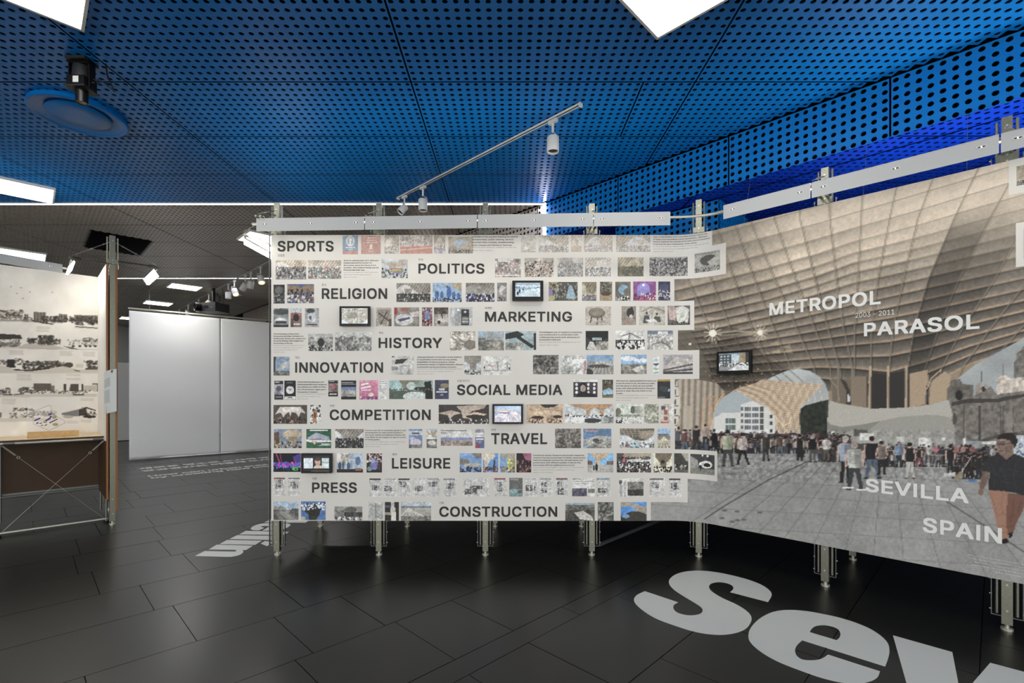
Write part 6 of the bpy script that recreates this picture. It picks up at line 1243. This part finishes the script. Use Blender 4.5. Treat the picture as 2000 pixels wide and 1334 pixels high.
monitor(666.7, 600, 725, 638, 'small black monitor showing grey gravel, in the row beside MARKETING', ('b9b7ac', [('s', .05, 1, ['a5a296', 'c9c7bc', '8f8c80', '77746a'], 1.3), ('e', .4, .5, .2, .2, '857f70'), ('p', [(.0, .7), (.3, 1), (0, 1)], 'cfd6dc'), ('p', [(.75, 1), (1, .75), (1, 1)], 'd5dce0'), ('r', 0, 0, 1, .06, 'd5d8d6')]), (.07, .12))
monitor(962, 789, 1021.5, 827.5, 'small black monitor showing a white roof landscape, in the row beside COMPETITION', ('8f9cb8', [('r', 0, 0, 1, .22, '8fb0d8'), ('r', 0, .22, 1, .32, 'b5b0ac'), ('p', [(0, .7), (.3, .35), (.8, .38), (1, .65), (1, 1), (0, 1)], 'c9c4cc'), ('e', .38, .42, .2, .07, '4a4a5c'), ('e', .35, .38, .18, .05, 'cfcad2')]+[('l', [(.55, .42), (.3+.14*k, .95)], '8a84a0', 1) for k in range(5)]+[('e', .15, .85, .2, .15, 'a39cb0')]), (.07, .1))
monitor(592.7, 884.5, 651, 922.5, 'small black monitor showing a speaking person in a light jacket, in the row beside LEISURE', ('0a0a0b', [('r', .05, .22, .95, .78, '1a1c20'), ('r', .05, .22, .38, .78, 'c3cfd8'), ('r', .7, .22, .95, .78, 'a9bcc0'), ('r', .7, .42, .95, .5, '8f9c94'), ('e', .55, .42, .1, .2, 'b08a7c'), ('e', .55, .28, .1, .1, '3a302c'), ('p', [(.38, .78), (.46, .62), (.6, .6), (.76, .68), (.78, .78)], 'b5a594'), ('r', .3, .92, .95, .94, '77787a')]), (.04, .05))
monitor(1404, 688, 1471, 731, 'black monitor showing a street with buildings, on the mural photograph', ('6f7f88', [('r', 0, .1, .42, .65, '3f484c')]+[('r', .06+.11*k, .16+.16*j, .13+.11*k, .24+.16*j, '9fb0b4') for k in range(3) for j in range(3)]+[('p', [(.42, .1), (.7, .1), (.66, .6), (.42, .6)], 'a9c0cc'), ('r', .46, .38, .66, .6, 'b5b8b4'), ('p', [(.68, .08), (1, .05), (1, .75), (.72, .7)], '8a7a5c'), ('r', .9, 0, 1, 1, '2a2c28'), ('r', 0, .62, 1, 1, '77797a'), ('s', .6, .75, ['ddd', '333', '222', 'bbb'], 1.5), ('p', [(.3, 1), (.6, .72), (1, .75), (1, 1)], 'b5b8b8')]), (.07, .14))

# ------------------------------------------------------------------ spotlights on tracks
def track(label, a, b):
    a = Vector((a[0], a[1], HC)); b = Vector((b[0], b[1], HC)); d = (b-a).normalized(); s = d.cross(UP).normalized(); m = (a+b)/2; L = (b-a).length
    t = thing('track_rail', label, 'track', tuple(m))
    MB().box(m-UP*.012, (L, .036, .004), (d, s, UP)).box(m-UP*.018+s*.014, (L, .008, .01), (d, s, UP)).box(m-UP*.018-s*.014, (L, .008, .01), (d, s, UP)).build('rail', M_WHITE, t)
    MB().box(m-UP*.016, (L-.02, .02, .004), (d, s, UP)).build('groove', M_BLACKM, t)
    MB().box(a-UP*.022-d*.006, (.014, .04, .03), (d, s, UP)).box(b-UP*.022+d*.006, (.014, .04, .03), (d, s, UP)).build('end_cap', M_WHITE, t)
    return a, b, d
def spot(label, p, d, aim, lit=False, sz=1.):
    """p: point on the rail; aim: direction the lamp points"""
    p = Vector(p); aim = Vector(aim).normalized(); s = d.cross(UP).normalized()
    t = thing('spotlight', label, 'spotlight', tuple(p-UP*.3*sz), 'white track spotlights')
    MB().box(p-UP*.045, (.09*sz, .03, .03), (d, s, UP)).build('adapter', M_WHITE, t)
    MB().tube(p-UP*.05, p-UP*.14*sz, .011*sz, 10).build('stem', M_WHITE, t)
    c = p-UP*.2*sz; side = aim.cross(UP)
    if side.length < 1e-2: side = s.copy()
    side.normalize(); y = MB(); y.path([p-UP*.14*sz+side*.02, p-UP*.15*sz+side*.054*sz, c+side*.054*sz+aim*.04], .005*sz, 6); y.build('yoke', M_WHITE, t)
    b = MB(); r = .052*sz; b.lathe(c-aim*.02, aim, [(0, .001), (0, r*.93), (.006, r), (.125*sz, r), (.13*sz, r*.96), (.125*sz, r*.88), (.11*sz, r*.84), (.11*sz, .001)], 28); b.build('lamp_body', M_WHITE, t, True)
    MB().lathe(c-aim*.02, aim, [(.113*sz, .001), (.113*sz, r*.82)], 24).build('lens', M_LENS if lit else M_BLACKM, t)
    MB().box(c-aim*.005+side*(r*.99), (.03, .006, .012), (aim, side, aim.cross(side))).build('switch_plate', M_STEELD, t)
ta, tb, td = track('white lighting track on the blue ceiling above the photo wall', cp(1133, 200), cp(778, 384))
def on(xp):
    k = np.linspace(0, 1, 1000); X = ta.x+(tb.x-ta.x)*k; Y = ta.y+(tb.y-ta.y)*k; f = float(np.interp(-xp, -(CX+F*X/Y), k)); return ta+(tb-ta)*f
spot('white spotlight hanging straight down near the upper end of the track', on(1080), td, (0, 0, -1))
spot('white spotlight hanging straight down near the lower end of the track', on(826), td, (0, 0, -1))
spot('white spotlight tilted down to the left at the lower end of the track', on(790), td, (-.45, -.25, -.62), sz=.85)
tc, tdn, te = track('thin lighting track on the grey ceiling behind the white screen', cp(530, 507), cp(350, 603))
far = [(509, 'far track spotlight nearest to the photo wall, lit warm', True, (.3, -.3, -.8)), (490, 'far track spotlight tilted left, second from the photo wall', False, (-.2, .1, -.9)), (479, 'far track spotlight with black clamp, third from the photo wall', False, (-.6, .2, -.7)), (458, 'far track spotlight lit warm, fourth from the photo wall', True, (.4, -.3, -.8)), (446, 'far track spotlight pointing straight down, fifth from the photo wall', False, (0, 0, -1)), (408, 'far track spotlight directly above the projector lens', True, (-.3, -.6, -.7)), (388, 'far track spotlight half hidden by the projector', False, (0, 0, -1)), (368, 'far track spotlight left of the projector, glowing at its rim', True, (.2, -.3, -.9)), (349, 'last spotlight at the far end of the track', False, (-.5, 0, -.8))]
def on2(xp):
    k = np.linspace(0, 1, 1000); X = tc.x+(tdn.x-tc.x)*k; Y = tc.y+(tdn.y-tc.y)*k; f = float(np.interp(-xp, -(CX+F*X/Y), k)); return tc+(tdn-tc)*f
for xp, l, lit, aim in far: spot(l, on2(xp), te, aim, lit, 1.15)
# ceiling projector above the screen
Yp = 11.2; pc = at(417, 602, Yp); pj = thing('projector', 'black ceiling projector above the white hanging screen', 'projector', tuple(pc-UP*.1))
pw0 = .5
MB().box(pc, (pw0, .4, .2), ((.97, -.24, 0), (.24, .97, 0), UP)).build('body', M_BLACKM, pj)
ax_ = Vector((.97, -.24, 0)); ay_ = Vector((.24, .97, 0)); lp = pc-ax_*.2-ay_*.2
MB().lathe(lp, -ay_-ax_*.5, [(0, .1), (.08, .1), (.085, .092), (.07, .084), (.06, .001)], 24).build('lens', M_BLACK, pj, True)
vt = MB()
for k in range(6): vt.box(pc-ay_*.202+ax_*(-.06+k*.022), (.008, .004, .07), (ax_, ay_, UP))
vt.build('vent', M_BLACK, pj)
MB().box(pc-ay_*.202+ax_*.16-UP*.02, (.07, .003, .016), (ax_, ay_, UP)).build('name_plate', M_STEELD, pj)
MB().box(pc+UP*.09, (.2, .2, .03), (ax_, ay_, UP)).tube(pc+UP*.08, (pc.x, pc.y, HC), .035, 12).build('ceiling_mount', M_BLACK, pj)
cbm = MB(); cbm.path([pc+ax_*.1+UP*.08, pc+ax_*.16+UP*.2, pc+ax_*.12+UP*.33, pc+UP*.36], .008, 6); cbm.path([pc+ax_*.25+UP*.08, pc+ax_*.28+UP*.2, pc+ax_*.25+UP*.45], .006, 6); cbm.path([pc+ax_*.05+UP*.08, pc+ax_*.2+UP*.12, pc+ax_*.18+UP*.26, pc+ax_*.03+UP*.34], .007, 6); cbm.build('cable', M_BLACK, pj)
# smoke detector
sx, sy = cp(466, 575); tag(MB().lathe((sx, sy, HC), (0, 0, -1), [(0, .08), (.02, .08), (.04, .05), (.045, .001)], 24).build('smoke_detector', M_WHITE), 'small round white smoke detector on the far grey ceiling', 'smoke detector')

# ------------------------------------------------------------------ blue air diffuser and black effect projector
dx, dy = cp(155, 221); dfr = thing('air_diffuser', 'round blue air diffuser in the blue ceiling at upper left', 'air diffuser', (dx, dy, HC))
R0 = .335
MB().lathe((dx, dy, HC), (0, 0, -1), [(0, R0*.98), (.02, R0), (.034, R0), (.04, R0*.97), (.037, R0*.93), (.028, R0*.89)], 64).build('outer_ring', M_BLUE, dfr, True)
MB().lathe((dx, dy, HC), (0, 0, -1), [(.03, R0*.895), (.006, R0*.66), (.005, .001)], 64).build('inner_cone', M_BLUE, dfr, True)
MB().lathe((dx, dy, HC), (0, 0, -1), [(.01, R0*.64), (.022, R0*.66), (.03, R0*.63), (.035, R0*.35), (.036, .001)], 64).build('centre_disc', M_BLUE, dfr, True)
ex, ey = cp(160, 118); ez = HC; ef = thing('effect_projector', 'black barrel shaped effect projector on a yoke under the blue ceiling', 'projector', (ex, ey, HC-.35))
MB().box((ex, ey, ez-.012), (.14, .12, .022)).build('ceiling_plate', M_BLACKM, ef)
yk = MB()
for sg_ in (-1, 1): yk.box((ex+sg_*.073, ey, ez-.11), (.008, .05, .2))
yk.box((ex, ey, ez-.028), (.154, .05, .008)); yk.build('yoke', M_BLACK, ef)
MB().lathe((ex, ey, ez-.05), (0, 0, -1), [(0, .001), (0, .052), (.09, .058), (.095, .001)], 24).build('barrel', M_BLACKM, ef, True)
MB().box((ex, ey, ez-.175), (.125, .11, .075)).build('housing', M_BLACK, ef)
MB().box((ex, ey, ez-.216), (.145, .13, .008)).build('flange', M_BLACKM, ef)
MB().box((ex+.005, ey-.057, ez-.17), (.04, .002, .045)).build('rating_label', M_BARG, ef)
MB().lathe((ex, ey, ez-.22), (0, 0, -1), [(0, .038), (.09, .036), (.09, .032), (.075, .03)], 24).build('lens_tube', M_BLACK, ef, True)
MB().lathe((ex, ey, ez-.3), (0, 0, -1), [(0, .001), (.004, .031)], 20).build('lens', mat('glass_lens', (150, 140, 125), .08, 0, .8), ef)
kn = MB()
for sg_ in (-1, 1): kn.tube((ex+sg_*.078, ey, ez-.165), (ex+sg_*.1, ey, ez-.165), .012, 10)
kn.build('clamp_knob', M_BLACK, ef)
cbm = MB(); cbm.path([(ex+.06, ey, ez-.13), (ex+.13, ey+.02, ez-.14), (ex+.2, ey+.04, ez-.2), (ex+.15, ey+.04, ez-.08), (ex+.14, ey+.04, ez)], .005, 6); cbm.build('cable', M_BLACK, ef)

# ------------------------------------------------------------------ suspension wires from the soffit to the mural wall
for xb, yb, yt, l in ((1450, 432, 340, 'thin wire from the soffit behind the left end of the slanting light bar'), (1684, 395, 292, 'thin wire from the soffit behind the middle of the slanting light bar'), (1888, 338, 215, 'thin wire from the soffit near the right frame edge')):
    s_ = WALL.s_of(xb); p = WALL.pos(np.array([s_]), np.array([ZT]), -.03)[0]
    tag(MB().tube((p[0], p[1], ZT), (p[0]+.12, p[1]+.12, HS), .0016, 6).build('suspension_wire', M_STEEL), l, 'wire')

# ------------------------------------------------------------------ lettering on the floor
def catmull(P, corners, n=6):
    out = []; N = len(P)
    for i in range(N):
        p0, p1, p2, p3 = P[i-1], P[i], P[(i+1) % N], P[(i+2) % N]
        c1, c2 = i in corners, ((i+1) % N) in corners
        if c1 and c2: out.append(p1); continue
        if c1: p0 = (2*p1[0]-p2[0], 2*p1[1]-p2[1])
        if c2: p3 = (2*p2[0]-p1[0], 2*p2[1]-p1[1])
        for k in range(n):
            t = k/n; out.append(tuple(.5*(2*p1[a]+(p2[a]-p0[a])*t+(2*p0[a]-5*p1[a]+4*p2[a]-p3[a])*t*t+(3*p1[a]-p0[a]-3*p2[a]+p3[a])*t**3) for a in (0, 1)))
    return out
def letter(name, label, loops, ox, oy, sc):
    cu = bpy.data.curves.new(name, 'CURVE'); cu.dimensions = '2D'; cu.fill_mode = 'BOTH'; cu.extrude = .0006
    for P, cor in loops:
        Q = [gp(ox+x*sc, oy+y*sc) for x, y in catmull(P, cor)]
        s = cu.splines.new('POLY'); s.points.add(len(Q)-1); s.use_cyclic_u = True
        for i, q in enumerate(Q): s.points[i].co = (q[0], q[1], 0, 1)
    o = bpy.data.objects.new(name, cu); col.objects.link(o); bpy.context.view_layer.update()
    me = bpy.data.meshes.new_from_object(o.evaluated_get(bpy.context.evaluated_depsgraph_get())); bpy.data.objects.remove(o)
    me.materials.clear(); me.materials.append(M_VINYL); o = bpy.data.objects.new(name, me); o.location = (0, 0, .0014); col.objects.link(o)
    return tag(o, label, 'floor letter', 'white vinyl letters on the dark floor')
S_o = [(750, 523), (565, 475), (580, 460), (576, 444), (552, 432), (520, 426), (488, 428), (466, 438), (464, 456), (482, 476), (530, 505), (590, 532), (640, 562), (667, 592), (666, 622), (638, 656), (580, 677), (500, 683), (400, 670), (300, 640), (200, 602), (130, 557), (97, 520), (106, 492), (148, 470), (312, 525), (291, 537), (289, 556), (306, 574), (345, 586), (385, 588), (420, 580), (431, 564), (420, 546), (380, 520), (330, 490), (290, 462), (268, 435), (271, 410), (300, 388), (350, 374), (420, 370), (500, 378), (580, 394), (660, 416), (720, 440), (757, 466), (768, 490)]
letter('floor_letter', 'huge white letter S on the floor in front of the mural', [(S_o, {0, 1, 24, 25})], 1200, 967, .4)
e_o = [(1322, 838), (917, 710), (891, 735), (882, 760), (890, 785), (915, 803), (950, 808), (990, 806), (1020, 796), (1043, 780), (1297, 862), (1283, 892), (1245, 912), (1185, 922), (1100, 915), (1000, 890), (900, 855), (800, 815), (720, 770), (668, 725), (654, 690), (666, 650), (702, 610), (750, 581), (800, 566), (860, 562), (940, 568), (1020, 582), (1100, 600), (1180, 625), (1250, 655), (1303, 690), (1335, 725), (1343, 762), (1336, 800)]
e_i = [(953, 670), (1085, 710), (1100, 695), (1103, 675), (1090, 655), (1060, 642), (1020, 636), (985, 640), (965, 652)]
letter('floor_letter', 'huge white letter e on the floor between the S and the v', [(e_o, {0, 1, 9, 10}), (e_i, {0, 1})], 1200, 967, .4)
letter('floor_letter', 'huge white letter v on the floor cut by the right bottom edge', [([(1360, 686), (1650, 768), (1692, 985), (1835, 820), (2150, 905), (1760, 1200), (1480, 1110)], set(range(7)))], 1200, 967, .4)
n_o = [(80, 638), (220, 568), (630, 575), (668, 570), (680, 558), (660, 549), (280, 543), (395, 475), (920, 490), (820, 553), (765, 553), (780, 572), (768, 596), (720, 625), (640, 644), (540, 650)]
W6 = (370, 1000, .135)
letter('floor_letter', 'white letter n on the floor, nearest letter of the word beside the first post', [(n_o, {0, 1, 5, 6, 7, 8, 9, 10})], *W6)
letter('floor_letter', 'white letter i with its dot on the floor next to the letter n', [([(437, 465), (545, 407), (1050, 417), (950, 478)], {0, 1, 2, 3}), ([(1030, 458), (1092, 422), (1215, 438), (1120, 495)], {0, 1, 2, 3})], *W6)
letter('floor_letter', 'white bar letter l on the floor between the letters i and r', [([(580, 393), (690, 338), (1330, 350), (1235, 407)], {0, 1, 2, 3})], *W6)
letter('floor_letter', 'white letter r on the floor between the letters l and e', [([(720, 325), (815, 275), (1445, 290), (1365, 335)], {0, 1, 2, 3})], *W6)
letter('floor_letter', 'white letter e on the floor partly behind the first post', [([(1165, 208), (1100, 203), (1045, 207), (1030, 215), (1085, 232), (1005, 268), (940, 266), (893, 252), (890, 235), (930, 205), (1000, 180), (1080, 168), (1200, 162), (1350, 164), (1440, 172), (1462, 186), (1440, 212), (1370, 246), (1280, 270), (1050, 272)], {0, 3, 4, 5, 18, 19})], *W6)
letter('floor_letter', 'white letter B on the floor almost hidden under the photo wall', [([(1080, 152), (1180, 105), (1735, 120), (1680, 157)], {0, 1, 2, 3}), ([(1230, 95), (1290, 65), (1850, 75), (1790, 112)], {0, 1, 2, 3})], *W6)
def floor_text(label, body, px, py, size, fn, off, ex_=1.):
    v, f = text_raw(body, fn, off, 2); x0, y0 = gp(px, py)
    V = [(x0+(a*ex_*q5-b*q5)*size, y0+(a*ex_*q5+b*q5)*size, .0016+c*1e-4) for a, b, c in v]
    o = MB().add(V, f).build('floor_text', M_VINYL); return tag(o, label, 'floor lettering', 'small floor lettering by the white screen')
floor_text('first white Korean line of floor lettering under the white screen', '새로운 명소로 도시의 공', 272, 917, .72, KR, .016)
floor_text('second white Korean line of floor lettering under the white screen', '공공공간은 어떻게 도시를', 277, 921.5, .72, KR, .016, .98)
floor_text('white floor lettering reading How can urban pub, by the white screen', 'How can urban publ', 289, 931.5, .315, 'Inter.woff2', .03)
floor_text('white floor lettering reading by creating new lo, nearest line by the white screen', 'by creating new loc', 295, 935, .315, 'Inter.woff2', .03)
